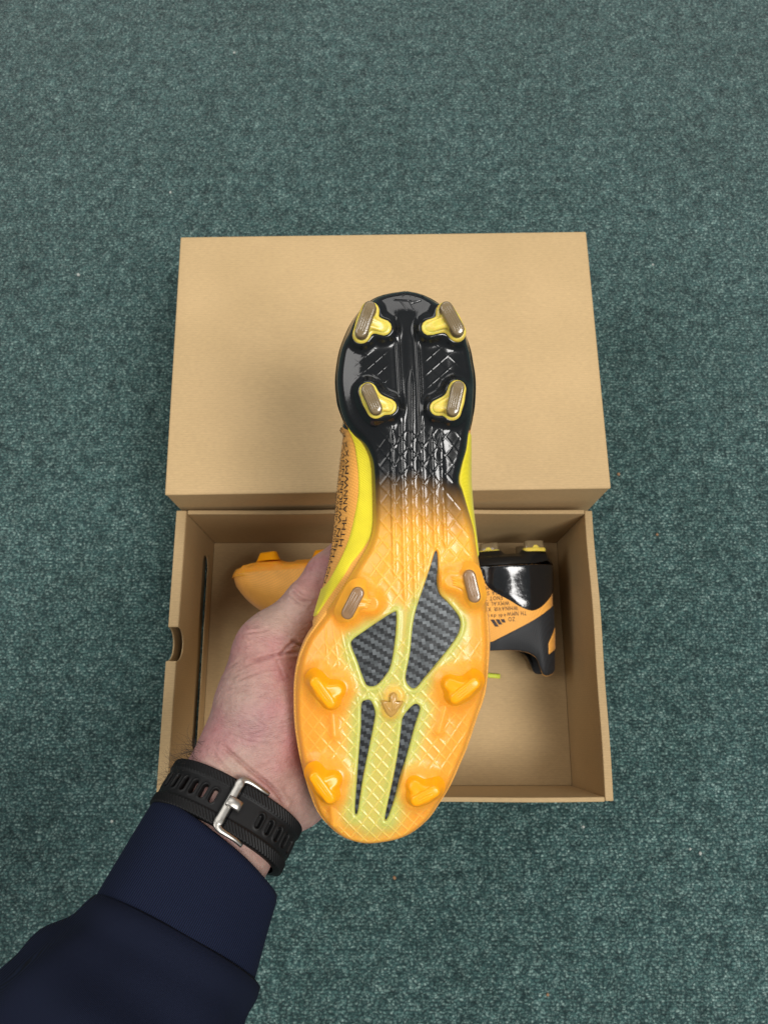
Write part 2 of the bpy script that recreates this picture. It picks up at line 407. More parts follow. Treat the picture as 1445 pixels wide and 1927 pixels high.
W2 = [(818, 1036), (820.7, 1066), (822, 1110), (840, 1132), (859, 1157), (861, 1177), (851, 1199), (823.4, 1235), (796, 1268), (780.5, 1286), (771, 1284.7), (763, 1268), (771, 1224), (776, 1174), (783, 1141), (796, 1102), (808, 1066)]
W3 = [(682, 1318), (689, 1311), (697.5, 1312), (705, 1331), (703, 1351), (693, 1401), (682, 1456), (673.4, 1513), (670, 1513), (672.6, 1470), (676.7, 1415), (681, 1359)]
W4 = [(758.4, 1341), (771, 1324.6), (780.5, 1317.7), (787, 1322), (786, 1331.5), (776.4, 1362), (760, 1423), (743, 1484), (729, 1524), (725.4, 1524), (735, 1478), (748.7, 1409), (755.6, 1356)]
WINS = [catmull(x, 5) for x in (W1, W2, W3, W4)]
# studs: pill end 1, pill end 2, lobe end, kind
STUDS = [((697, 597), (682, 640), (722, 628), 'heel'), ((834, 598), (855, 636), (805, 628), 'heel'),
         ((693.5, 744), (708, 777), (731, 772), 'heel'), ((855, 740), (846, 780), (820, 774), 'heel'),
         ((675.5, 1110), (657, 1146), (698, 1130), 'mid'), ((876.5, 1079), (885.5, 1116), (845, 1088), 'mid'),
         ((600, 1270), (626, 1306), (638, 1285), 'front'), ((884, 1272), (851, 1298), (842, 1275), 'front'),
         ((599, 1441), (625, 1477), (631, 1449), 'front'), ((812, 1466), (781, 1482), (778, 1459), 'front')]
ARROW = [(740, 1294), (746, 1299), (746, 1312), (752, 1309), (755, 1313), (735, 1337), (720, 1313), (725, 1308), (733, 1313), (734, 1299)]

def lattice(u, v, pu, pv, ang=0.0, wd=1.4):
    c, s = math.cos(ang), math.sin(ang); a = u * c + v * s; b = -u * s + v * c
    p = a / pu + b / pv; q = a / pu - b / pv
    k = 1 / math.hypot(1 / pu, 1 / pv)
    dp = np.abs(p - np.round(p)) * k; dq = np.abs(q - np.round(q)) * k
    return np.exp(-(np.minimum(dp, dq) / wd) ** 2)

def sole_height(P, e):
    """height in mm and tint for points in drawing units; e = distance to the outline in mm"""
    u, v = P[..., 0], P[..., 1]; mm = SPX * 1000
    z = 3.5 * sm(0, 14, e) - 6.5 * np.clip(1 - e / 4.5, 0, 1) ** 2.3
    mound = np.zeros_like(z); core = np.zeros_like(z)
    for a, b, l, kd in STUDS:
        mid = (np.array(a) + np.array(b)) / 2
        d1 = segdist(P, a, b) * mm; d2 = segdist(P, mid, l) * mm
        d = -1.2 * np.log(np.exp(-d1 / 1.2) + np.exp(-d2 / 1.2))
        r0, ht, fw = {'heel': (4.4, 3.6, 2.6), 'mid': (3.0, 4.2, 4.0), 'front': (3.6, 3.2, 4.6)}[kd]
        mound = np.maximum(mound, ht * np.exp(-(np.clip(d - r0, 0, None) / fw) ** 2))
        core = np.maximum(core, (np.exp(-(np.clip(d - 2.5, 0, None) / 5.0) ** 2)) * (kd != 'heel'))
    # ribbed tails of the front studs
    for (a, b) in (((626, 1306), (632, 1372)), ((842, 1290), (822, 1365)), ((624, 1480), (630, 1540))):
        d = segdist(P, a, b) * mm; mound = np.maximum(mound, 2.0 * np.exp(-(d / 2.4) ** 2))
    ws = np.full(z.shape, 99.0)
    for wpoly in WINS: ws = np.minimum(ws, polysdf(P, wpoly) * mm)
    em = np.exp(-(np.clip(segdist(P, (741, 1300), (735, 1325)) * mm - 3.4, 0, None) / 2.0) ** 2)
    # relief lines
    free = sm(1.0, 3.0, ws) * sm(2.0, 4.5, e) * (1 - np.clip(mound / 1.6, 0, 1)) * (1 - em)
    rib = np.zeros_like(z)
    for i, (u0, top, bot) in enumerate([(736.4, 798, 1090), (754.4, 588, 1140), (772.4, 690, 1150), (790.4, 588, 1150), (809.8, 800, 1060), (827.7, 806, 1040)]):
        uu = u0 + .030 * (v - 850) * (v > 850) + (i - 2) * .004 * (v - 850)
        if top == 588: uu = np.where(v < 800, u0 + (746.5 - u0 if i == 1 else 782 - u0) * sm(800, 600, v), uu)
        taper = sm(top, top + 40, v) * sm(bot, bot - 25, v)
        wdt = np.where(v < 800, 3.8, 3.4) * np.clip(taper, .25, 1)
        dd = np.abs(u - uu)
        rib += taper * (1.35 * np.exp(-(dd / wdt) ** 4) - .25 * np.exp(-((dd - 2.4 * wdt) / (1.2 * wdt)) ** 2))
    midm = sm(800, 830, v) * sm(1160, 1120, v) * sm(704, 716, u + (v - 1000).clip(0) * .18)
    heelm = np.exp(-(((v - 700) / 42) ** 4)) * sm(28, 40, np.abs(u - 762)) * sm(105, 90, np.abs(u - 762)) * .6
    forem = sm(1180, 1215, v)
    diag = lattice(u, v, 27, 34, -.03, 1.6) * midm + lattice(u, v, 30, 26, 0, 1.2) * heelm
    fl = lattice(u - .10 * v, v, 24, 29, 0.0, 1.45)
    sidefade = .35 + .65 * sm(170, 60, np.abs(u - (735 - .05 * (v - 1300))))
    diag = diag * .55 + fl * forem * .50 * sidefade
    long_ = np.zeros_like(z)
    for k in range(5):                        # long diagonal lines on the inner forefoot
        d = segdist(P, (612 + 15 * k, 1168 + 10 * k - 12), (566 + 26 * k + 60, 1168 + 150 + 4 * k)) * mm
        long_ = np.maximum(long_, np.exp(-(d / .35) ** 2))
    z = z + mound + free * (rib * np.where(v < 960, .42, .50) + diag * np.where(v > 1150, .55, np.where(v < 960, .32, .55))) + em * 1.6 + .30 * long_ * free * sm(1150, 1200, v)
    # logo strokes at the heel
    logo = np.zeros_like(z)
    for a, b in (((741, 572), (781, 575)), ((752, 573), (764, 591)), ((768, 573), (777, 590)), ((772, 580), (790, 573))):
        logo = np.maximum(logo, np.exp(-(segdist(P, a, b) * mm / .3) ** 2))
    z = z - .35 * logo
    # window rims and drop
    z = z + .45 * np.exp(-((ws - 1.6) / 1.1) ** 2) - 3.4 * sm(.75, -.55, ws)
    # tint = pigment of the moulding, plus painted brightness on the raised lines
    black = np.array((.0075, .0085, .0095)); amber = np.array((.86, .43, .050)); org = np.array((.90, .37, .042)); lime = np.array((.49, .52, .130)); deep = np.array((.93, .33, .012)); dusk = np.array((.30, .15, .035))
    wob = 9 * np.sin(u * .05) + 5 * np.sin(u * .13 + 1)
    q = v + wob * .6 - .10 * (u - 790)
    k1 = sm(890, 962, q)[..., None]; k2 = sm(935, 1015, q)[..., None]
    c = black * (1 - k1) + dusk * k1; c = c * (1 - k2) + amber * k2
    fo = sm(1010, 1200, v)[..., None]; c = c * (1 - fo) + org * fo
    near = np.exp(-(np.clip(ws - 1.5, 0, None) / 5.0) ** 2) * sm(1020, 1150, v)
    web = np.exp(-(np.clip(polydist(P, np.array([(725, 1170), (738, 1310), (700, 1530)]), False) * mm - 4, 0, None) / 7) ** 2) * sm(1100, 1200, v)
    mesh_side = np.exp(-(np.clip(ws - 2, 0, None) / 6.5) ** 2) * sm(1180, 1230, v)
    nl = (np.clip(np.maximum(np.maximum(near, web * .85), mesh_side), 0, 1) * (1 - .75 * np.clip(core * 1.3, 0, 1)))[..., None]
    c = c * (1 - .94 * nl) + lime * .94 * nl
    cr = (core * .65)[..., None] * sm(1000, 1100, v)[..., None]
    c = c * (1 - cr) + deep * cr
    lt = (np.clip(diag * 1.4, 0, 1) * free * sm(980, 1100, v) * .35)[..., None]; c = c * (1 - lt) + np.array((.92, .72, .20)) * lt  # light showing through thin translucent ridges, painted in as a paler tint
    ee = (em * .5)[..., None]; c = c * (1 - ee) + amber * ee
    return z, c

class Boot:
    def __init__(s, m, parent, res):
        s.m = m; s.p = parent; s.res = res
    def put(s, name, V, F, mat, parent=None, **kw):
        V = np.array(V, float); V[:, 0] *= s.m
        if s.m < 0: F = F[:, ::-1].copy() if isinstance(F, np.ndarray) else [tuple(reversed(f)) for f in F]
        return mesh(name, V, F, mat, parent or s.p, **kw)

def stud_loft(a, b, l, r, rl, levels, topz, slope=None, n=44, lobe=True):
    """walls and cap of a stud whose plan is a pill plus a lobe (drawing units in, metres out)"""
    A, B, LL = [np.array((p[0] - CX, CY - p[1])) * SPX for p in (a, b, l)]
    mid = (A + B) / 2; cen = mid + (LL - mid) * (.22 if lobe else 0)
    def sd(P):
        d = segdist(P, A, B) - r
        if lobe: d = -.0009 * np.log(np.exp(-d / .0009) + np.exp(-(segdist(P, mid, LL) - rl) / .0009))
        return d
    th = np.linspace(0, 2 * math.pi, n, endpoint=False); D = np.stack([np.cos(th), np.sin(th)], -1)
    V = []; F = []
    def ring(off):
        lo = np.zeros(n); hi = np.full(n, .03)
        for _ in range(30):
            md = (lo + hi) / 2; i = sd(cen + D * md[:, None]) < off; lo = np.where(i, md, lo); hi = np.where(i, hi, md)
        return cen + D * lo[:, None]
    for z, off in levels:
        R = ring(off)
        zz = np.full(n, z)
        if slope is not None:
            k = np.clip((segdist(R, A, B) - r * .6) / (np.linalg.norm(LL - mid) + 1e-6), 0, 1)
            zz = z - slope * k * (z > levels[0][0] + 1e-9)
        V.append(np.column_stack([R, zz]))
    nl = len(levels); V = np.concatenate(V)
    F = [(i * n + j, i * n + (j + 1) % n, (i + 1) * n + (j + 1) % n, (i + 1) * n + j) for i in range(nl - 1) for j in range(n)]
    # cap: two inner rings then centre
    last = V[-n:]; c3 = last.mean(0)
    V = np.concatenate([V, c3 + (last - c3) * .6, c3[None]]); k0 = nl * n
    F += [((nl - 1) * n + j, (nl - 1) * n + (j + 1) % n, k0 + (j + 1) % n, k0 + j) for j in range(n)]
    F += [(k0 + j, k0 + (j + 1) % n, k0 + n) for j in range(n)]
    return V, F
def join(parts):
    V = []; F = []; k = 0
    for v, f in parts:
        V.append(np.asarray(v, float)); F += [tuple(i + k for i in q) for q in f]; k += len(v)
    return np.concatenate(V), F
def rib_bar(a, b, r, z):
    """a thin half-round bar from a to b (metres, 2D) at height z"""
    a = np.array(a); b = np.array(b); d = (b - a) / np.linalg.norm(b - a); nrm = np.array([-d[1], d[0]])
    V = []; F = []
    for i, (t, k) in enumerate(((0, .2), (.08, 1), (.92, 1), (1, .2))):
        c = a + (b - a) * t
        for ang in (0, .25, .5, .75, 1):
            p = c + nrm * math.cos(math.pi * ang) * r * k; V.append((*p, z + math.sin(math.pi * ang) * r * .9 * k))
    for i in range(3):
        for j in range(4): F.append((i * 5 + j, i * 5 + j + 1, (i + 1) * 5 + j + 1, (i + 1) * 5 + j))
    return V, F

GLYPH = {}
def glyph(ch):
    if ch not in GLYPH:
        c = bpy.data.curves.new('glyph', 'FONT'); c.body = ch; c.resolution_u = 3; c.size = 1
        o = bpy.data.objects.new('glyph', c); COL.objects.link(o)
        dg = bpy.context.evaluated_depsgraph_get(); me = o.evaluated_get(dg).to_mesh()
        V = np.array([v.co[:2] for v in me.vertices]).reshape(-1, 2); F = [tuple(p.vertices) for p in me.polygons]
        o.evaluated_get(dg).to_mesh_clear(); bpy.data.objects.remove(o); bpy.data.curves.remove(c)
        GLYPH[ch] = (V, F)
    return GLYPH[ch]

def build_boot(m, parent, NX, NY):
    bt = Boot(m, parent, (NX, NY))
    # ---------- outsole relief
    t = np.linspace(0, 1, NY); v = vmin + (vmax - vmin) * (.62 * t + .38 * (1 - np.cos(math.pi * t)) / 2)
    v[0] += .05; v[-1] -= .05
    ul, ur = side_u(LEFT, v), side_u(RIGHT, v)
    tx = np.linspace(0, 1, NX); tx = .8 * tx + .2 * (1 - np.cos(math.pi * tx)) / 2
    U = ul[:, None] + (ur - ul)[:, None] * tx[None]; VV = np.repeat(v[:, None], NX, 1)
    P = np.stack([U, VV], -1)
    e = polydist(P, OUTLINE[::3]) * SPX * 1000; e[:, 0] = e[:, -1] = 0; e[0] = e[-1] = 0
    z, c = sole_height(P, e)
    X = np.stack([(U - CX) * SPX, (CY - VV) * SPX, z * .001], -1).reshape(-1, 3)
    sole = bt.put('outsole', X, gridfaces(NY, NX, True), M_SOLE, col=c.reshape(-1, 3))
    sole['label'] = 'glossy moulded sole plate fading from black heel to amber forefoot'
    # carbon inlays
    for wp in WINS:
        cen = wp.mean(0); pts = []
        nrm = []
        n = len(wp)
        tang = np.roll(wp, -1, 0) - np.roll(wp, 1, 0); tang /= np.linalg.norm(tang, axis=1)[:, None] + 1e-9
        no = np.stack([tang[:, 1], -tang[:, 0]], -1)
        area2 = np.sum(wp[:, 0] * np.roll(wp[:, 1], -1) - np.roll(wp[:, 0], -1) * wp[:, 1])
        if area2 < 0: no = -no
        ex = wp + no * 2.4
        V3 = [((q[0] - CX) * SPX, (CY - q[1]) * SPX, .0022) for q in ex]
        tri = tessellate_polygon([[Vector(q) for q in V3]])
        F = [tuple(q) for q in tri]
        a = np.cross(np.array(V3[F[0][1]]) - V3[F[0][0]], np.array(V3[F[0][2]]) - V3[F[0][0]])
        if a[2] < 0: F = [tuple(reversed(f)) for f in F]
        bt.put('carbon_panel', V3, F, M_CARBON, sole, smooth=False)
    # studs
    def m2(p): return np.array((p[0] - CX, CY - p[1])) * SPX
    for a, b, l, kd in STUDS:
        A, B = np.array(a, float), np.array(b, float); mid = (A + B) / 2; ax = (B - A) / np.linalg.norm(B - A); nr = np.array([-ax[1], ax[0]])
        def bars(zt, cnt, ins, sp, r):
            return [rib_bar(m2(A + ax * ins + nr * o * sp), m2(B - ax * ins + nr * o * sp), r, zt) for o in cnt]
        if kd == 'heel':
            lm = np.array(l) + (mid - np.array(l)) * .25
            bt.put('stud_base', *join([stud_loft(a, b, l, .0043, .0038, [(.0045, .0004), (.0070, .0002), (.0076, -.0004), (.0078, -.0010)], 0),
                   stud_loft(a, b, l, .0031, .0028, [(.0072, .0002), (.0104, -.0002), (.0110, -.0008)], 0, slope=.0030)] +
                   [rib_bar(m2(lm + ax * o), m2(lm + (mid - lm) * .50 + ax * o * 1.5), .0005, .0086) for o in (-5, 0, 5)]), M_BASE, sole)
            parts = [stud_loft(a, b, l, .0032, 0, [(.0070, .0002), (.0132, -.00010), (.0138, -.0005), (.0140, -.0010)], 0, lobe=False)]
            parts += bars(.01385, (-1.2, -.4, .4, 1.2), -2, 5.0, .00045)
            st = bt.put('stud', *join(parts), M_HTIP, sole); st['label'] = 'smoky translucent heel stud with ribbed tip'
        elif kd == 'mid':
            bt.put('stud', *join([stud_loft(a, b, l, .0042, .0030, [(.0040, .0026), (.0070, .0008), (.0088, -.0004), (.0094, -.0016)], 0, slope=.0028)] +
                   [rib_bar(m2(np.array(l) + ax * o), m2(np.array(l) + (mid - np.array(l)) * .62 + ax * o * 1.2), .0005, .0077) for o in (-7, -2.5, 2.5, 7)]), M_SOLE_ORANGE, sole)
            st = bt.put('stud_tip', *join([stud_loft(a, b, l, .0030, 0, [(.0085, .0002), (.0108, 0), (.0114, -.0004), (.0115, -.0009)], 0, lobe=False)] + bars(.01135, (-1, 0, 1), -2, 5.2, .00042)), M_TIP, sole)
        else:
            h = .0125
            parts = [stud_loft(a, b, l, .0037, .0036, [(.0050, .0024), (.0075, .0011), (.0106, -.0002), (.0116, -.0008), (.0119, -.0018)], 0, slope=.0016),
                     stud_loft(a, b, l, .0034, 0, [(.0060, .0006), (.0112, -.0003), (.0122, -.0009), (.0125, -.0018)], 0, lobe=False)]
            parts += bars(.0123, (-.5, .5), 2, 4.6, .0004)
            bt.put('stud', *join(parts), M_STUD, sole)
    # arrow emblem
    ap = catmull(ARROW, 3); k = len(ap); c2 = ap.mean(0)
    V = [];
    for zz, s_ in ((.0045, 1.12), (.0070, 1.0), (.0075, .86)):
        V += [(*m2(c2 + (q - c2) * s_), zz) for q in ap]
    V.append((*m2(c2), .0076)); F = [(i * k + j, i * k + (j + 1) % k, (i + 1) * k + (j + 1) % k, (i + 1) * k + j) for i in range(2) for j in range(k)] + [(2 * k + j, 2 * k + (j + 1) % k, 3 * k) for j in range(k)]
    V2, F2 = join([(V, [tuple(reversed(f)) for f in F]), rib_bar(m2((740, 1299)), m2((738, 1326)), .0006, .0074), rib_bar(m2((726, 1313)), m2((736, 1327)), .0005, .0074), rib_bar(m2((750, 1313)), m2((740, 1325)), .0005, .0074)])
    bt.put('arrow_emblem', V2, F2, M_ARROW, sole)
    # embossed word at the heel edge (reads upright seen from the toe)
    wordV = []; wordF = []; xk = 0; k = 0
    word = 'adidas'
    for i, ch in enumerate(word):
        gv, gf = glyph(ch); wdt = gv[:, 0].max() - gv[:, 0].min()
        for p in gv:
            lx = (i - 2.5) * 12.0 + (p[0] - gv[:, 0].min() - wdt / 2) * 15; ly = p[1] * 13
            uu = 765 - lx * m; bend = (lx / 62) ** 2 * 6
            wordV.append([(uu - CX) * SPX, (CY - (556 + ly + bend)) * SPX, 0])
        wordF += [tuple(q + k for q in f) for f in gf]; k += len(gv)
    wordV = np.array(wordV)
    pu = np.stack([wordV[:, 0] / SPX + CX, CY - wordV[:, 1] / SPX], -1)
    ee = polydist(pu, OUTLINE[::3]) * SPX * 1000
    wordV[:, 2] = (3.5 * sm(0, 14, ee) - 6.5 * np.clip(1 - ee / 4.5, 0, 1) ** 2.3) * .001 + .0005
    wf = wordF if m > 0 else wordF
    bt.put('embossed_word', wordV, [tuple(reversed(f)) for f in wf], M_BLACKMATT, sole, smooth=False)
    # ---------- upper
    ny, nt = 170, 30
    t = np.linspace(0, 1, ny); v = vmin + (vmax - vmin) * (.6 * t + .4 * (1 - np.cos(math.pi * t)) / 2); v[0] += .05; v[-1] -= .05
    ul, ur = side_u(LEFT, v), side_u(RIGHT, v)
    def curve(pts, x):
        q = catmull(np.array(pts, float), 12, False); o = np.argsort(q[:, 0], kind='stable'); return np.interp(x, q[o, 0], q[o, 1])
    # widest line of the upper on either side
    wl = np.minimum(ul + 4, curve([(549, 900), (780, 660), (800, 648), (826, 643), (881, 637), (942, 631), (998, 626), (1047, 620), (1089, 611), (1120, 604), (1150, 596), (1175, 590), (1200, 580), (1240, 566)], v))
    wl = np.where((v > 795) & (v < 1180), wl, ul + 2.5 + 6 * sm(800, 745, v))
    wr = np.where((v > 795) & (v < 1045), np.maximum(ur - 4, np.interp(v, [795, 850, 950, 1000, 1045], [884, 887, 890.5, 894, 898])), ur - 2.5 - 6 * sm(800, 745, v))
    h = curve([(548, .098), (575, .101), (612, .100), (640, .085), (700, .079), (800, .078), (900, .080), (1000, .083), (1080, .076), (1180, .066), (1300, .056), (1420, .047), (1500, .038), (1550, .029), (1575, .020), (1588, .012)], v)
    opn = np.interp(v, [548, 556, 575, 640, 760, 900, 985, 1010, 1600], [0, .008, .014, .022, .027, .024, .010, 0, 0])
    um = (ul + ur) / 2 * .5 + .5 * np.interp(v, [548, 1588], [768, 700])
    um = np.clip(um, np.minimum(ul, ur) + .3 * (ur - ul), ur - .3 * (ur - ul))
    def sect(us, w_, sgn):
        xs = (us - CX) * SPX; xw = (w_ - CX) * SPX * 1.045; xm = (um - CX) * SPX * 1.1
        half = np.abs(xw - xm); o = np.minimum(opn, half * .9); xt = xm + sgn * o
        isop = (opn > 0)
        z0 = np.where(v < 1150, .0074, .0040)
        c0 = np.stack([xs, -z0], -1)
        hh = h
        k1 = np.stack([xs + (xw - xs) * .62, -np.minimum(z0 + .08 * hh, .5 * hh + .004)], -1)
        k2 = np.stack([xw, -.36 * hh - .002], -1)
        k3 = np.stack([xw + (xt - xw) * .10, -.62 * hh], -1)
        k4 = np.stack([xw + (xt - xw) * np.where(isop, .50, .42), -.87 * hh], -1)
        k5 = np.stack([xt, -hh], -1)
        C = np.stack([c0, k1, k2, k3, k4, k5], 1)
        out = []
        tt = np.linspace(0, 5, nt)
        for q in tt:
            i = min(int(q), 4); f = q - i
            p = [C[:, max(min(i + j, 5), 0)] for j in (-1, 0, 1, 2)]
            out.append(.5 * (2 * p[1] + (p[2] - p[0]) * f + (2 * p[0] - 5 * p[1] + 4 * p[2] - p[3]) * f * f + (3 * p[1] - p[0] - 3 * p[2] + p[3]) * f**3))
        return np.stack(out, 1)
    yy = (CY - v) * SPX
    G = {}
    for key, us, w_, sg in (('L', ul, wl, -1), ('R', ur, wr, 1)):
        q = sect(us, w_, sg)
        lean = sm(.075, .14, yy)[:, None] * (-q[..., 1]) * .10        # the heel leans towards the toe
        Y = yy[:, None] - lean
        toe = sm(-.120, -.168, yy)[:, None] * (-q[..., 1]) * .22       # the toe cap rounds back
        G[key] = np.stack([q[..., 0], Y + toe, q[..., 1]], -1)
    def surf(side, vq, tq, off=0.0):
        g_ = G[side]; vq = np.asarray(vq, float); tq = np.asarray(tq, float)
        fi = np.interp(vq, v, np.arange(ny)); fj = np.clip(tq, 0, 1) * (nt - 1)
        def ev(fi, fj):
            i = np.clip(fi.astype(int), 0, ny - 2); j = np.clip(fj.astype(int), 0, nt - 2); a = (fi - i)[..., None]; b = (fj - j)[..., None]
            return (g_[i, j] * (1 - a) + g_[i + 1, j] * a) * (1 - b) + (g_[i, j + 1] * (1 - a) + g_[i + 1, j + 1] * a) * b
        p = ev(fi, fj)
        if off is not None and np.any(off):
            du = ev(np.clip(fi + .7, 0, ny - 1), fj) - ev(np.clip(fi - .7, 0, ny - 1), fj)
            dv = ev(fi, np.clip(fj + .7, 0, nt - 1)) - ev(fi, np.clip(fj - .7, 0, nt - 1))
            nn = np.cross(du, dv); nn /= np.linalg.norm(nn, axis=-1)[..., None] + 1e-12
            ref = np.zeros_like(p); ref[..., 0] = -1 if side == 'L' else 1
            # outward: away from the middle line of the boot
            flip = np.sign(np.sum(nn * (ref + np.array([0, 0, -.3])), -1)); flip[flip == 0] = 1
            endk = sm(575, 552, vq)[..., None] * np.array([0, 1.0, 0]) ; nn = nn * flip[..., None] * (1 - sm(570, 551, vq)[..., None]) + endk
            p = p + nn * np.asarray(off)[..., None]
        return p
    def t_at_height(side, vq, hq):
        out = []
        for a, b in zip(np.atleast_1d(vq), np.atleast_1d(hq)):
            tt = np.linspace(0, 1, 60); p = surf(side, np.full(60, a), tt); zz = np.maximum.accumulate(-p[:, 2]); out.append(np.interp(b, zz, tt))
        return np.array(out)
    full = np.concatenate([G['L'][:, ::-1], G['R']], 1)
    up = bt.put('upper', full.reshape(-1, 3), gridfaces(ny, 2 * nt, True), M_UPPER)
    sd_ = up.modifiers.new('thick', 'SOLIDIFY'); sd_.thickness = .0016; sd_.offset = -1; up.data.materials.append(M_BLACKKNIT); sd_.material_offset = 1; sd_.material_offset_rim = 1
    def patch(name, mat, sides, vs, lo, hi, off, nk=12, edge=True, low=-.0002):
        """strip of material lying on the upper between two lines lo(v), hi(v) in section parameter"""
        Vs = []; Fs = []; k = 0
        for sd in sides:
            a = lo(sd, vs); b = hi(sd, vs)
            kk = np.linspace(0, 1, nk); TT = a[:, None] + (b - a)[:, None] * kk[None]
            OF = np.full(TT.shape, off) * (sm(808, 755, vs)[:, None] * .85 + .15 if name == 'heel_counter' else 1)
            if edge: OF[:, -1] = -.0002; OF[:, 0] = low; OF[0] = -.0002 if vs[0] > 560 else OF[0]; OF[-1] = -.0002
            pts = surf(sd, np.repeat(vs[:, None], nk, 1), TT, OF)
            Vs.append(pts.reshape(-1, 3)); f = gridfaces(len(vs), nk, sd == 'L'); Fs += [tuple(q + k for q in r) for r in f]; k += pts.shape[0] * nk
        return bt.put(name, np.concatenate(Vs), Fs, mat)
    vs = np.concatenate([vmin + .06 + np.linspace(0, 1, 22) ** 2 * 22, np.linspace(vmin + 25, 812, 66)])
    hb = lambda sd, x: np.minimum(t_at_height(sd, x, curve([(549, .030), (575, .037), (610, .044), (645, .047), (680, .044), (720, .037), (776, .027), (792, .019), (812, .006)], x)), .8)
    patch('heel_counter', M_BLACK, 'LR', vs, lambda s_, x: np.zeros(len(x)), hb, .0011, low=.0005)
    vs = np.concatenate([vmin + .06 + np.linspace(0, 1, 16) ** 2 * 22, np.linspace(vmin + 25, 1008, 84)])
    lo = lambda sd, x: np.minimum(t_at_height(sd, x, np.interp(x, [549, 640, 777, 900, 1008], [.040, .053, .070, .074, .079])), .985)
    patch('collar', M_BLACKKNIT, 'LR', vs, lo, lambda s_, x: np.ones(len(x)), .0009)
    # heel tab accent
    vs = np.linspace(556, 592, 12)
    patch('heel_tab', M_UPPER, 'L', vs, lambda s_, x: t_at_height(s_, x, .060 + .0 * x + (x - 556) * .0004), lambda s_, x: t_at_height(s_, x, .084 - (592 - x) * .0001), .0015)
    # yellow arch band (inner side) and waist strip (outer side)
    bu = lambda x: curve([(800, 655), (814, 661), (833, 667), (858, 670.5), (893, 674), (927, 674), (953, 670.5), (987, 663.6), (1013, 657), (1043, 646.5), (1072, 633), (1096, 621), (1119, 606), (1145, 598), (1172, 590)], x)
    def t_at_u(sd, x, uq):
        out = []
        for a, b in zip(x, uq):
            tt = np.linspace(0, .42, 50); p = surf(sd, np.full(50, a), tt); uu = p[:, 0] * FPX / (BD - p[:, 2]) + CX
            out.append(np.interp(-b, np.maximum.accumulate(-uu), tt) if sd == 'L' else np.interp(b, np.maximum.accumulate(uu), tt))
        return np.array(out)
    vs = np.linspace(803, 1175, 90)
    patch('arch_band', M_YELLOW, 'L', vs, lambda s_, x: t_at_u('L', x, side_u(LEFT, x) - np.interp(x, [803, 1000, 1060, 1172], [-2, -2, 9, 9])), lambda s_, x: np.maximum(t_at_u('L', x, bu(x)), t_at_u('L', x, side_u(LEFT, x) - np.interp(x, [803, 1000, 1060, 1172], [-2, -2, 9, 9])) + .004), .0006, edge=True)
    vs = np.linspace(812, 1050, 50)
    patch('waist_band', M_YELLOW, 'R', vs, lambda s_, x: np.zeros(len(x)), lambda s_, x: np.full(len(x), .34), .0005)
    vs = np.linspace(1230, 1478, 36)
    patch('vamp_panel', M_YELLOW, 'LR', vs, lambda s_, x: np.interp(x, [1230, 1478], [.42, .98]), lambda s_, x: np.ones(len(x)), .0005, edge=False)
    # printed lettering, reading toe to heel on a right boot and heel to toe on a left one
    rows_a = ["ZELICION HTHL ANNWMVXX RIVANIHW LEZUN", "SENOTHSEN WHIUNI NOVXA LEIZNWMN HTAXI", "NWFHIONESI IUNA MIWVAX LETHINOZ RUXNW", "IHTLON WNMVXA SEZION HNWIUT LEVANIX OH", "XAVNMW IHSENOT ZULINEH WMNTIA REVOLHN", "HOINET SNWMXAL IUVEZON THINWA LEMIXON"]
    rows_a = [r + ' ' + r[5:] for r in rows_a]
    rows = rows_a + [r[::-1] for r in rows_a]
    TV = []; TF = []; k = 0
    for r_i, (row, h0) in enumerate(zip(rows, [.0148 + .0045 * q for q in range(12)])):
        size = .0049; pos = 0.0; rs = np.random.default_rng(20 + r_i)
        for ch in row:
            if ch == ' ': pos += .0016; continue
            gv, gf = glyph(ch); x0 = gv[:, 0].min(); wd = (gv[:, 0].max() - x0)
            kx = size * 1.0 * (1.0 + .5 * (r_i < 2) * rs.uniform(0, 1)) * (.72 if r_i > 1 else 1); adv = wd * kx + .0007
            v0 = 1135 - r_i * 8
            vmid = (v0 - (pos + adv / 2) / SPX) if m > 0 else (640 + (pos + adv / 2) / SPX)
            pos += adv
            if vmid < 648 or vmid > 1140: continue
            top = np.interp(vmid, [549, 640, 777, 900, 1008, 1140], [.040, .053, .070, .074, .079, .066]) - .007
            bot = max(np.interp(vmid, [640, 690, 780, 806, 1140], [.048, .044, .021, .010, .004]), 0)
            tb = t_at_u('L', [vmid], bu(np.array([vmid])))[0] if vmid > 800 else 0
            zb = -surf('L', np.array([vmid]), np.array([tb]))[0, 2] if tb > 0 else 0
            if h0 < max(bot, zb + .0012) + .0005 or h0 + size * .7 > top: continue
            if 725 < vmid < 792 and h0 > .046: continue
            hq = h0 + gv[:, 1] * size
            vq = (v0 - (pos - adv + (gv[:, 0] - x0) * kx) / SPX) if m > 0 else (640 + (pos - adv + (gv[:, 0] - x0) * kx) / SPX)
            tt = np.linspace(0, 1, 60); zz = np.maximum.accumulate(-surf('L', np.full(60, vmid), tt)[:, 2])
            p = surf('L', vq, np.interp(hq, zz, tt), np.full(len(vq), .00035))
            TV.append(p); TF += [tuple(q + k for q in f) for f in gf]; k += len(p)
    # emblem of three slanted bars and the word below it
    def put2(px, py):                          # emblem plane: px along reading direction, py up the foot (m)
        vq = (760 - px / SPX) if m > 0 else (760 + px / SPX)
        tt = np.linspace(0, 1, 60); zz = np.maximum.accumulate(-surf('L', np.full(60, 760.), tt)[:, 2])
        return surf('L', vq, np.interp(.052 + py, zz, tt), np.full(len(np.atleast_1d(vq)), .0004))
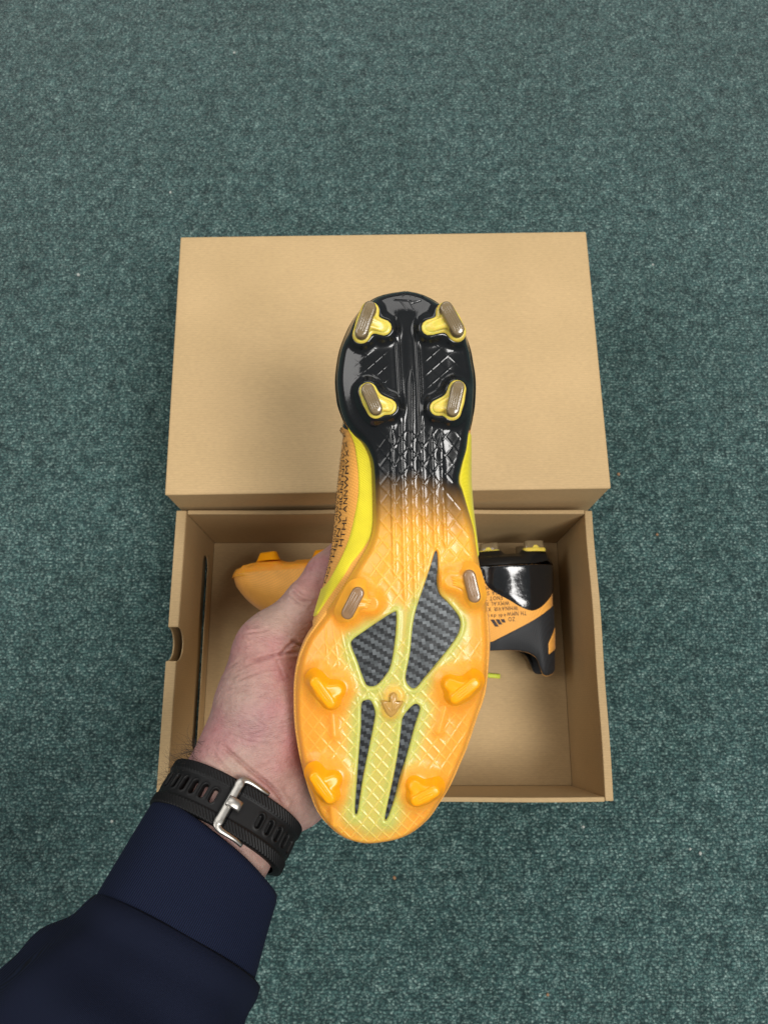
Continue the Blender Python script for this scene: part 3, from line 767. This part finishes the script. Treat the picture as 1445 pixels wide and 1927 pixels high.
    for i, hgt in enumerate((.0035, .0055, .0075)):
        bx = -.006 + i * .0042
        px = np.array([bx, bx + .0030, bx + .0030 - .0012 * (i + 1) , bx - .0012 * (i + 1)]); py = np.array([0, 0, hgt * .8, hgt * .8])
        TV.append(put2(px, py)); TF.append(tuple(q + k for q in range(4))); k += 4
    for i, ch in enumerate('adidas'):
        gv, gf = glyph(ch); p = put2(-.0075 + i * .0027 + (gv[:, 0] - gv[:, 0].min()) * .0042, gv[:, 1] * .0042 - .0042)
        TV.append(p); TF += [tuple(q + k for q in f) for f in gf]; k += len(p)
    bt.put('printed_lettering', np.concatenate(TV), TF, M_PRINT, smooth=False)
    return bt

M_SOLE_ORANGE = m_simple('amber_sole_plastic', (.88, .39, .035), .30, var=.06, vs=200, Subsurface_Weight=.1, Subsurface_Scale=.002, Specular_IOR_Level=.4)
M_BLACKMATT = m_simple('black_emboss', (.020, .021, .022), .6)

held = empty('football_boot', HELD @ Matrix.Translation((0, 0, .006)), 'orange and black football boot held in the hand, studded sole facing up', 'football boot', 'pair of football boots')
build_boot(1, held, 420, 900)

# second boot lying on its outer side in the box, sole towards the back wall
zc = .0565
toe = W(437, 1112, .072); heel = W(1055, 1100, .085)
ax = Vector((heel.x - toe.x, (heel.y - toe.y) * 1.0 + .010, 0)).normalized()
up_ = Vector((0, 0, 1)); nz = up_.cross(ax)       # local x -> up, local y -> ax, local z -> sole normal
R = Matrix((up_, ax, nz)).transposed()
R = R @ Matrix.Rotation(RAD(6), 3, 'Y')
ymid = (CY - (vmin + vmax) / 2) * SPX
cen = Vector(((toe.x + heel.x) / 2, W(745, 1062, zc).y, zc)) - ax * ymid
boxed = empty('football_boot', Matrix.Translation(cen) @ R.to_4x4(), 'football boot lying on its side inside the open shoe box', 'football boot', 'pair of football boots')
build_boot(-1, boxed, 110, 240)

# lime cord on the box floor
def tube(pts, r, n=8, flat=1.0):
    pts = np.asarray(pts, float); V = []; F = []
    for i, p in enumerate(pts):
        d = pts[min(i + 1, len(pts) - 1)] - pts[max(i - 1, 0)]; d /= np.linalg.norm(d)
        a = np.cross(d, (0, 0, 1)); 
        if np.linalg.norm(a) < 1e-6: a = np.array((1., 0, 0))
        a /= np.linalg.norm(a); b = np.cross(d, a); rr = r[i] if hasattr(r, '__len__') else r
        V += [p + rr * (math.cos(q) * a + flat * math.sin(q) * b) for q in np.linspace(0, 2 * math.pi, n, endpoint=False)]
    m_ = len(pts)
    F = [(i * n + j, i * n + (j + 1) % n, (i + 1) * n + (j + 1) % n, (i + 1) * n + j) for i in range(m_ - 1) for j in range(n)] + [tuple(range(n - 1, -1, -1)), tuple(range((m_ - 1) * n, m_ * n))]
    return V, F
zf = .0015 + T
p0 = W(760, 1258, zf); p1 = W(940, 1273, zf)
cord = [Vector((p0.x + (p1.x - p0.x) * s, p0.y + (p1.y - p0.y) * s + .006 * (1 - s) ** 2, zf + .0016)) for s in np.linspace(0, 1, 16)]
o = mesh('lime_cord', *tube(cord, .0021, 10, .75), M_LIME); o['label'] = 'short lime green cord lying on the floor of the shoe box'; o['category'] = 'cord'

# ================================================================ person: hand, wrist and sleeve
A_AX = np.array([.40, .70, -.60]); A_AX /= np.linalg.norm(A_AX)
C_AX = np.array([.872, -.490, 0.]); C_AX /= np.linalg.norm(C_AX)
N_AX = np.cross(C_AX, A_AX); N_AX /= np.linalg.norm(N_AX)
if N_AX[2] < 0: N_AX = -N_AX
WC = L(425, 1538, -.012)
caps = []
def cap(p, rp, q, rq): caps.append((np.asarray(p, float), rp, np.asarray(q, float), rq))
def wp(qq, c, n=0.0): return WC + A_AX * qq + C_AX * c + N_AX * n
for c, r in ((-.0125, .0185), (-.004, .0215), (.004, .0215), (.0125, .0185)):
    cap(wp(-.24, c * 1.2 + .003), r * 1.15, wp(-.06, c * .95 + .004), r * .98); cap(wp(-.06, c * .95 + .004), r * .98, wp(.004, c), r)
T0 = L(452, 1412, -.026); T1 = L(488, 1315, -.028); T2 = L(500, 1238, -.032); MCP = L(515, 1207, -.036); IP = L(580, 1136, -.043); TT = L(615, 1080, -.050); TE = L(650, 1035, -.060)
cap(wp(.004, -.0125), .0185, T0, .0205); cap(wp(.004, -.004), .0215, L(490, 1430, -.026), .021)
cap(wp(.004, .004), .0215, L(528, 1450, -.034), .021); cap(wp(.004, .0125), .0185, L(556, 1490, -.042), .0185)
cap(T0, .0205, T1, .0215); cap(T1, .0215, T2, .0170); cap(T2, .0170, MCP, .0155)
cap(L(490, 1430, -.026), .021, L(530, 1340, -.032), .0215); cap(L(530, 1340, -.032), .0215, L(540, 1262, -.040), .016)
cap(MCP, .0150, IP, .0118); cap(IP, .0118, TT, .0104); cap(TT, .0104, TE, .0085)
cap(MCP, .014, L(540, 1225, -.042), .012)
# web, palm and heel of the hand, running away behind the boot
cap(L(535, 1238, -.045), .0115, L(600, 1215, -.068), .0105); cap(L(555, 1222, -.045), .0085, L(575, 1200, -.052), .008)
cap(L(528, 1450, -.034), .021, L(600, 1380, -.066), .018); cap(L(556, 1490, -.042), .0185, L(630, 1420, -.074), .017)
cap(L(540, 1330, -.045), .018, L(620, 1250, -.076), .014)
KN = [((640, 1185), (735, 1120), (805, 1085), (845, 1075)), ((650, 1250), (745, 1190), (818, 1160), (862, 1150)), ((655, 1310), (745, 1262), (815, 1238), (858, 1230)), ((650, 1372), (725, 1335), (785, 1315), (825, 1308))]
for i, (k0, k1, k2, k3) in enumerate(KN):
    r = (.0098, .0102, .0096, .0084)[i]
    zz = (-.083, -.088, -.074, -.060); dz = (0, .003, .007, .012)[i]
    Q = [L(*k, z_ + dz) for k, z_ in zip((k0, k1, k2, k3), zz)]
    cap(L(600, 1380, -.066) * .5 + Q[0] * .5, .016, Q[0], .0125); cap(Q[0], .0118, Q[1], r); cap(Q[1], r, Q[2], r * .92); cap(Q[2], r * .92, Q[3], r * .8)
def hand_sdf(P, k=.0028):
    acc = np.zeros(len(P))
    for a, ra, b, rb in caps:
        ab = b - a; t = np.clip(((P - a) @ ab) / (ab @ ab), 0, 1)
        d = np.linalg.norm(P - a - t[:, None] * ab, axis=1) - (ra + (rb - ra) * t)
        acc += np.exp(-np.clip(d, -.02, .06) / k)
    return -k * np.log(acc + 1e-12)
def surface_nets(fn, lo, hi, cell):
    n = np.ceil((hi - lo) / cell).astype(int) + 1
    gx = [lo[i] + cell * np.arange(n[i]) for i in range(3)]
    D = np.empty(n)
    for i in range(n[0]):
        Yg, Zg = np.meshgrid(gx[1], gx[2], indexing='ij')
        D[i] = fn(np.column_stack([np.full(Yg.size, gx[0][i]), Yg.ravel(), Zg.ravel()])).reshape(n[1], n[2])
    inn = D < 0
    c = np.zeros(n - 1, int); 
    for dx in (0, 1):
        for dy in (0, 1):
            for dz in (0, 1): c += inn[dx:n[0] - 1 + dx, dy:n[1] - 1 + dy, dz:n[2] - 1 + dz]
    act = (c > 0) & (c < 8); idx = -np.ones(act.shape, int); idx[act] = np.arange(act.sum())
    V = lo + (np.argwhere(act) + .5) * cell
    F = []
    for axn in range(3):
        o1, o2 = [(1, 2), (2, 0), (0, 1)][axn]
        s0 = [slice(None)] * 3; s1 = [slice(None)] * 3; s0[axn] = slice(0, -1); s1[axn] = slice(1, None)
        ch = inn[tuple(s0)] != inn[tuple(s1)]
        E = np.argwhere(ch); E = E[(E[:, o1] > 0) & (E[:, o2] > 0) & (E[:, o1] < n[o1] - 1) & (E[:, o2] < n[o2] - 1)]
        q = []
        for a, b in ((0, 0), (1, 0), (1, 1), (0, 1)):
            e2 = E.copy(); e2[:, o1] -= a; e2[:, o2] -= b; q.append(idx[e2[:, 0], e2[:, 1], e2[:, 2]])
        q = np.stack(q, 1); fl = inn[E[:, 0], E[:, 1], E[:, 2]]
        q[~fl] = q[~fl][:, ::-1]
        F.append(q)
    return V, np.concatenate(F)
pts = np.array([c[0] for c in caps] + [c[2] for c in caps])
hv, hf = surface_nets(hand_sdf, pts.min(0) - .035, pts.max(0) + .035, .0030)
def grad(P):
    e = 2e-4; return np.stack([(hand_sdf(P + np.eye(3)[i] * e) - hand_sdf(P - np.eye(3)[i] * e)) / (2 * e) for i in range(3)], 1)
def project(V, n=2):
    for _ in range(n):
        g_ = grad(V); V = V - g_ / (np.sum(g_ * g_, 1)[:, None] + 1e-6) * hand_sdf(V)[:, None]
    return V
hv = project(hv, 3)
def subdivide(V, F):
    E = np.sort(np.concatenate([F[:, [i, (i + 1) % 4]] for i in range(4)]), 1)
    ue, inv = np.unique(E, axis=0, return_inverse=True); inv = inv.reshape(4, -1)
    nv = len(V); em_ = V[ue].mean(1); fc = V[F].mean(1)
    ei = nv + inv; fi = nv + len(ue) + np.arange(len(F))
    NF = np.concatenate([np.stack([F[:, i], ei[i], fi, ei[(i - 1) % 4]], 1) for i in range(4)])
    return np.concatenate([V, em_, fc]), NF
hv, hf = subdivide(hv, hf); hv = project(hv, 1)
# refine only the part in view
hv2, hf2 = subdivide(hv, hf); hv2 = project(hv2, 1); hv, hf = hv2, hf2
nrm = grad(hv); nrm /= np.linalg.norm(nrm, axis=1)[:, None] + 1e-9
tint = np.ones((len(hv), 3))
# creases, drawn on the side of the hand that faces out (held frame)
px = np.stack([hv[:, 0] * FPX / (BD - hv[:, 2]) + CX, CY - hv[:, 1] * FPX / (BD - hv[:, 2])], -1)
front = sm(.05, .35, nrm[:, 2])
disp = np.zeros(len(hv))
CR = [([(422, 1405), (456, 1436), (489, 1463), (516, 1486), (536, 1512)], .0011, 3.2), ([(476, 1444), (494, 1441), (512, 1430)], .0006, 2.2), ([(400, 1415), (430, 1450), (470, 1478)], .0006, 2.6),
      ([(470, 1246), (500, 1238), (531, 1230), (556, 1229)], .0011, 2.6), ([(528, 1231), (542, 1216), (556, 1205)], .0010, 2.4), ([(549, 1206), (560, 1212), (568, 1217)], .0012, 2.4), ([(520, 1240), (527, 1258), (536, 1280)], .0003, 2.2),
      ([(450, 1280), (475, 1270), (500, 1262), (530, 1258)], .0005, 2.0), ([(446, 1262), (470, 1252), (498, 1244)], .0004, 1.8), ([(486, 1314), (500, 1305), (512, 1299)], .0004, 1.8), ([(470, 1340), (488, 1356), (500, 1366)], .0004, 1.8),
      ([(553, 1118), (565, 1128), (580, 1132)], .0008, 2.4), ([(548, 1126), (560, 1136), (572, 1141)], .0006, 2.2), ([(558, 1108), (572, 1119), (586, 1122)], .0005, 2.0), ([(468, 1195), (490, 1190), (510, 1180)], .0004, 2), ([(430, 1380), (460, 1392), (500, 1400), (540, 1396)], .0003, 2)]
for k in range(150):
    cx_, cy_ = RNG.uniform(405, 560), RNG.uniform(1190, 1440); an = RNG.normal(-.35, .30); ln = RNG.uniform(7, 26)
    if cy_ < 1230: cx_ += 40; an = RNG.normal(-.2, .25)
    dx, dy = math.cos(an) * ln, math.sin(an) * ln
    CR.append(([(cx_ - dx, cy_ - dy), (cx_ + RNG.uniform(-2, 2), cy_ + RNG.uniform(-2, 2)), (cx_ + dx, cy_ + dy)], RNG.uniform(.00006, .00020), RNG.uniform(1.0, 1.8)))
for k in range(40):
    cx_, cy_ = RNG.uniform(420, 600), RNG.uniform(1050, 1240); an = RNG.normal(.55, .2); ln = RNG.uniform(6, 20)
    dx, dy = math.cos(an) * ln, math.sin(an) * ln
    CR.append(([(cx_ - dx, cy_ - dy), (cx_ + dx, cy_ + dy)], RNG.uniform(.00012, .0003), RNG.uniform(1.0, 1.7)))
for poly, dep, wd in CR:
    q = np.array(poly, float)
    if len(q) > 2: q = catmull(q, 5, False)
    lo, hi = q.min(0) - 12, q.max(0) + 12
    s_ = np.where((px[:, 0] > lo[0]) & (px[:, 0] < hi[0]) & (px[:, 1] > lo[1]) & (px[:, 1] < hi[1]) & (front > 0))[0]
    if not len(s_): continue
    d = polydist(px[s_], q, False)
    # taper towards both ends
    te = np.minimum(np.linalg.norm(px[s_] - q[0], axis=1), np.linalg.norm(px[s_] - q[-1], axis=1)); tp = sm(0, 9, te) * .7 + .3
    disp[s_] -= dep * tp * np.exp(-(d / wd) ** 2) - dep * .4 * tp * np.exp(-((d - 2.4 * wd) / (1.4 * wd)) ** 2)
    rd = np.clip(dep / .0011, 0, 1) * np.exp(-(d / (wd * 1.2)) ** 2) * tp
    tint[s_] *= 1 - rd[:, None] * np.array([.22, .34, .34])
# soft swelling of the thumb joint, tendons at the wrist
for (uu, vv, am, rr) in ((470, 1200, .0022, 26), (556, 1112, .0012, 16), (480, 1340, .0020, 60), (440, 1490, .0012, 30), (520, 1440, .0016, 34), (600, 1120, .0008, 12)):
    disp += front * am * np.exp(-(np.linalg.norm(px - np.array((uu, vv)), axis=1) / rr) ** 2)
lump = np.sin(px[:, 0] * .045 + 1.3 * np.sin(px[:, 1] * .021)) * np.sin(px[:, 1] * .038 + .7) * .00035
hv = hv + nrm * (disp + lump * front)[:, None]
# flushed skin at the heel of the hand and the thumb joint, paler at the wrist
for (uu, vv, rr, col) in ((520, 1440, 60, (1.0, .88, .90)), (500, 1250, 45, (1.0, .90, .92)), (430, 1455, 55, (1.02, 1.10, 1.05)), (590, 1110, 30, (1.0, .84, .86)), (470, 1230, 40, (1.0, .90, .90)), (440, 1420, 34, (1.0, 1.06, 1.04)), (480, 1370, 40, (.97, .95, 1.04)), (545, 1385, 40, (.98, .90, .92))):
    k_ = np.exp(-(np.linalg.norm(px - np.array((uu, vv)), axis=1) / rr) ** 2)[:, None]; tint *= 1 + k_ * (np.array(col) - 1)
person = empty('person', HELD, 'left hand and forearm in navy sleeve, thumb and palm gripping the orange boot', 'person')
body = mesh('body', hv, hf, M_SKIN, person, col=tint)
# hair along the wrist
sel = np.where((px[:, 0] < 455) & (px[:, 1] > 1395) & (px[:, 1] < 1475) & (nrm[:, 2] > -.45) & (nrm[:, 2] < .62) & (nrm[:, 0] < .1))[0]
HP = []
for i in RNG.choice(sel, 190):
    p = hv[i]; n_ = nrm[i]; edge = n_[2] < .35
    ln = RNG.uniform(.006, .016) if edge else RNG.uniform(.004, .009)
    d = n_ * RNG.uniform(.25, .9) + np.array([-.35, RNG.uniform(-.5, .5), RNG.uniform(-.1, .2)]); d /= np.linalg.norm(d)
    cv = RNG.normal(0, .5, 3); q = [p - n_ * .0003]
    for s_ in range(5):
        d = d + cv * .30; d /= np.linalg.norm(d); q.append(q[-1] + d * ln / 5)
    HP.append(tube(q, [.00006, .00006, .000055, .000045, .000035, .00002], 4))
hair = mesh('arm_hair', *join(HP), M_HAIR, person); hair['kind'] = 'stuff'

# ---------- sleeve and cuff
def loft(stations, n=120, fold=None, tilt=0.0):
    V = []
    for si, (q, a, b, off) in enumerate(stations):
        for k in range(n):
            th = 2 * math.pi * k / n; f = fold(q, th) if fold else 0
            ce, se = math.cos(th), math.sin(th)
            r1 = abs(ce) ** .92 * (1 if ce > 0 else -1); r2 = abs(se) ** .92 * (1 if se > 0 else -1)
            V.append(WC - A_AX * (q + tilt * ce * max(0, 1 - (q - .018) / .05)) + C_AX * (off + (a + f) * r1) + N_AX * (b + f) * r2)
    return np.array(V), gridfaces(len(stations), n, False, True)
def interp_st(keys, m_):
    keys = np.array(keys, float); t_ = np.linspace(keys[0, 0], keys[-1, 0], m_)
    return [(q, *[float(np.interp(q, keys[:, 0], keys[:, j])) for j in (1, 2, 3)]) for q in t_]
cuff_keys = [(.0165, .0360, .0275, .003), (.0171, .0374, .0290, .003), (.0190, .0380, .0297, .003), (.030, .0390, .0312, .004), (.050, .0408, .0335, .0065), (.066, .0420, .0345, .0085)]
cst = [(q, a, b, o) for q, a, b, o in cuff_keys[:3]] + interp_st(cuff_keys[2:], 26)[1:]
cv_, cf_ = loft(cst, 140, lambda q, th: .0004 * math.sin(3 * th + q * 60) + .0003 * math.sin(7 * th - q * 40), .0060)
cuff = mesh('cuff', cv_, cf_[:, ::-1].copy(), M_CUFF, person)
m_ = cuff.modifiers.new('thick', 'SOLIDIFY'); m_.thickness = .0016; m_.offset = -1
def sfold(q, th):
    x = q - .060; g_ = min(1, max(0, x) / .03)
    s1 = .0034 * math.exp(-((x - .030 - .014 * math.sin(th + .6)) / .010) ** 2) * (1 + .5 * math.sin(2 * th))
    s2 = .0040 * math.exp(-((x - .066 + .020 * math.sin(th * 1 - .8)) / .014) ** 2)
    s4 = .0026 * math.exp(-((x - .092 + .030 * math.sin(th + 1.2)) / .012) ** 2) - .0022 * math.exp(-((x - .048 - .02 * math.sin(th)) / .009) ** 2)
    s3 = s4 + .0016 * math.sin(5 * th + 40 * q) * g_ + .0012 * math.sin(9 * th - 22 * q + 1) * g_
    return 1.35 * (s1 + s2) + s3 - .0016 * math.exp(-((x - .012) / .006) ** 2)
sl_keys = [(.0595, .0420, .0353, .0085), (.0602, .0438, .0368, .0085), (.064, .0450, .0380, .008), (.080, .0482, .0405, .006), (.100, .0520, .0430, .004), (.150, .0580, .0460, .001), (.240, .064, .051, -.003)]
sst = sl_keys[:3] + interp_st(sl_keys[2:], 60)[1:]
sv_, sf_ = loft(sst, 160, sfold)
sleeve = mesh('sleeve', sv_, sf_[:, ::-1].copy(), M_SLEEVE, person)
m_ = sleeve.modifiers.new('thick', 'SOLIDIFY'); m_.thickness = .0016; m_.offset = -1

# ================================================================ wristwatch
watch = empty('wristwatch', HELD @ Matrix.Translation(Vector(WC)), 'black rubber watch strap with silver buckle around the wrist', 'watch')
RA, RB = .0340, .0250
NTH = 900
thq = np.linspace(0, 2 * math.pi, NTH, endpoint=False)
ring2 = np.stack([RA * np.sign(np.cos(thq)) * np.abs(np.cos(thq)) ** .9, RB * np.sign(np.sin(thq)) * np.abs(np.sin(thq)) ** .9], -1)
seg = np.linalg.norm(np.roll(ring2, -1, 0) - ring2, axis=1); arcl = np.concatenate([[0], np.cumsum(seg)[:-1]]); TOTAL = seg.sum()
TH0 = 1.62; s0 = np.interp(TH0, thq, arcl)         # buckle position; arc grows from +c through front to -c
def strap_pt(s, wv, off):
    """s: metres along the strap from the buckle (positive to the right), wv: across (towards the hand +)"""
    sq = (s0 - np.asarray(s)) % TOTAL
    t2 = np.concatenate([thq, [2 * math.pi]]); a2 = np.concatenate([arcl, [TOTAL]])
    th = np.interp(sq, a2, t2)
    def rp(th): return np.stack([RA * np.sign(np.cos(th)) * np.abs(np.cos(th)) ** .9, RB * np.sign(np.sin(th)) * np.abs(np.sin(th)) ** .9], -1)
    p = rp(th); d = rp(th + .004) - rp(th - .004); d /= np.linalg.norm(d, axis=-1)[..., None]
    nn = np.stack([d[..., 1], -d[..., 0]], -1)
    p = p + nn * np.asarray(off)[..., None]
    return p[..., :1] * C_AX + p[..., 1:] * N_AX + np.asarray(wv)[..., None] * A_AX
NS, NW = 1100, 56
ss = np.linspace(-TOTAL / 2, TOTAL / 2, NS, endpoint=False); ww = np.linspace(-1, 1, NW)
SS, WW = np.meshgrid(ss, ww, indexing='ij'); HWD = .0122
wm = WW * HWD
off = .0030 + .0010 * np.clip((np.abs(wm) - .0062) / .001, 0, 1) * (1 - .15)
off = off + .0011 * ((SS > .003) & (SS < .055))       # two layers where the free end lies on top
edge = np.clip((np.abs(wm) - .0068) / .0006, 0, 1)
off -= edge * .00050 * (.5 + .5 * np.cos((SS + wm * .8) / .0017 * 2 * math.pi)) * (np.abs(wm) < .0114)
off -= .0014 * np.clip((np.abs(WW) - .93) / .07, 0, 1) ** 2
slots = [-.0082 - .0053 * k for k in range(7)] + [.0165 + .0056 * k for k in range(6)]
for sc_ in slots:
    d = np.maximum(np.abs(wm) - .0022, 0); rr = np.hypot(SS - sc_, d) - .00115
    off = off - (.0052 if sc_ < 0 else .0024) * sm(.00025, -.00035, rr) - 0 + .00035 * np.exp(-((rr - .0006) / .0005) ** 2)
SP = strap_pt(SS, wm, off)
inner = strap_pt(SS, wm, np.full(SS.shape, .0003))
Vs = np.concatenate([SP.reshape(-1, 3), inner.reshape(-1, 3)])
a = np.arange(NS * NW).reshape(NS, NW); a = np.concatenate([a, a[:1]], 0)
f1 = np.stack([a[:-1, :-1], a[:-1, 1:], a[1:, 1:], a[1:, :-1]], -1).reshape(-1, 4)
side1 = np.stack([a[:-1, 0], a[1:, 0], a[1:, 0] + NS * NW, a[:-1, 0] + NS * NW], -1); side2 = np.stack([a[1:, -1], a[:-1, -1], a[:-1, -1] + NS * NW, a[1:, -1] + NS * NW], -1)
mesh('strap', Vs, np.concatenate([f1, side1, side2]), M_RUBBER, watch)
# buckle: bar across the strap and two arms
def frame_sweep(path, prof):
    """sweep a small rounded profile (tangent offset across, height) along a path on the strap surface; path entries (s, w, off, width)"""
    path = np.array(path, float); n = len(prof); V = []
    d = np.gradient(path[:, :2], axis=0); d /= np.linalg.norm(d, axis=1)[:, None]
    for (s, w_, o_, wd), t_ in zip(path, d):
        nr_ = np.array([-t_[1], t_[0]])
        for (pu, ph) in prof:
            V.append(strap_pt(np.array(s + nr_[0] * pu * wd), np.array(w_ + nr_[1] * pu * wd), np.array(o_ + ph)))
    m_ = len(path); F = [(i * n + j, i * n + (j + 1) % n, (i + 1) * n + (j + 1) % n, (i + 1) * n + j) for i in range(m_ - 1) for j in range(n)] + [tuple(range(n)), tuple(range((m_ - 1) * n, m_ * n))[::-1]]
    return np.array(V), F
prof = [(-.5, 0), (-.5, .0009), (-.36, .00145), (.36, .00145), (.5, .0009), (.5, 0), (.3, -.0004), (-.3, -.0004)]
hwk = HWD + .0010
bp = [(.0150, -hwk - .0004, .0018, .0019), (.0110, -hwk, .0034, .0021), (.0060, -hwk, .0046, .0024), (.0024, -hwk + .0002, .0050, .0029), (.0004, -hwk + .0014, .0052, .0038), (0, -hwk + .0036, .0052, .0044)]
bp += [(0, x,   .0052, .0040) for x in np.linspace(-.008, .008, 9)] + [(s, -w_, o_, d_) for s, w_, o_, d_ in bp[::-1]]
bk = mesh('buckle', *frame_sweep(catmull(np.array(bp), 4, False), prof), M_STEEL, watch)
import bmesh
bm = bmesh.new(); bm.from_mesh(bk.data); bmesh.ops.recalc_face_normals(bm, faces=bm.faces); bm.to_mesh(bk.data); bm.free()
pg = mesh('prong', *frame_sweep([(s, 0.0003, o_, .0050) for s, o_ in ((-.0012, .0064), (-.0008, .0068), (.001, .0070), (.004, .0068), (.0056, .0060), (.0060, .0052))], prof), M_STEEL, bk)
bm = bmesh.new(); bm.from_mesh(pg.data); bmesh.ops.recalc_face_normals(bm, faces=bm.faces); bm.to_mesh(pg.data); bm.free()
# case on the back of the wrist
def lathe(prof, c, ax, e1, e2, n=48):
    V = []; F = []
    for r, z in prof: V += [c + ax * z + r * (math.cos(q) * e1 + math.sin(q) * e2) for q in np.linspace(0, 2 * math.pi, n, endpoint=False)]
    F = [(i * n + j, (i + 1) * n + j, (i + 1) * n + (j + 1) % n, i * n + (j + 1) % n) for i in range(len(prof) - 1) for j in range(n)]
    return np.array(V), F
cc = -N_AX * (RB + .001)
mesh('case', *lathe([(.0005, 0), (.018, 0), (.0215, .002), (.0225, .006), (.0220, .0105), (.0200, .0120)], cc, -N_AX, C_AX, A_AX), M_RUBBER, watch)
mesh('watch_face', *lathe([(.0200, .0119), (.0195, .0116), (.0003, .0116)], cc, -N_AX, C_AX, A_AX), M_GLASS, watch)

# ================================================================ bits on the carpet
def speck(name, u, v, r, mat, label, sq=(1, 1, .6)):
    c = W(u, v, r * .3); V = []; F = []; n, m_ = 8, 5; rs = np.random.default_rng(int(u))
    for i in range(m_ + 1):
        for j in range(n):
            a, b = math.pi * i / m_, 2 * math.pi * j / n; k = r * (1 + .25 * rs.uniform(-1, 1))
            V.append((k * sq[0] * math.sin(a) * math.cos(b), k * sq[1] * math.sin(a) * math.sin(b), k * sq[2] * math.cos(a)))
    F = [(i * n + j, i * n + (j + 1) % n, (i + 1) * n + (j + 1) % n, (i + 1) * n + j) for i in range(m_) for j in range(n)]
    o = mesh(name, V, [tuple(reversed(f)) for f in F], mat); o.location = c; o['label'] = label; o['category'] = 'debris'; o['group'] = 'bits of lint and crumbs on the carpet'
for u, v, r, lb in ((441, 99, .0016, 'open carpet far beyond the box lid'), (321, 362, .0015, 'carpet just beyond the far corner of the box lid'), (148, 517, .0018, 'carpet off the slotted side, level with the box lid'),
                    (1228, 498, .0013, 'carpet off the plain side, level with the box lid'), (1317, 1606, .0016, 'carpet, larger of two lying close together'), (211, 1546, .0013, 'carpet between the watch strap and the box'),
                    (1298, 1598, .0011, 'carpet, smaller of two lying close together'), (1097, 1556, .0013, 'carpet right below the front corner of the open box')):
    speck('lint_speck', u, v, r, M_LINT, 'pale lint speck on the ' + lb)
for u, v, r, lb in ((1163, 892, .0018, 'beside the front corner of the box lid'), (742, 1652, .0016, 'below the toe of the held boot'), (1030, 1872, .0013, 'on the open carpet far in front of the box'), (1236, 1006, .0013, 'off the plain side of the open box')):
    speck('carpet_crumb', u, v, r, M_CRUMB, 'tiny brown crumb ' + lb)
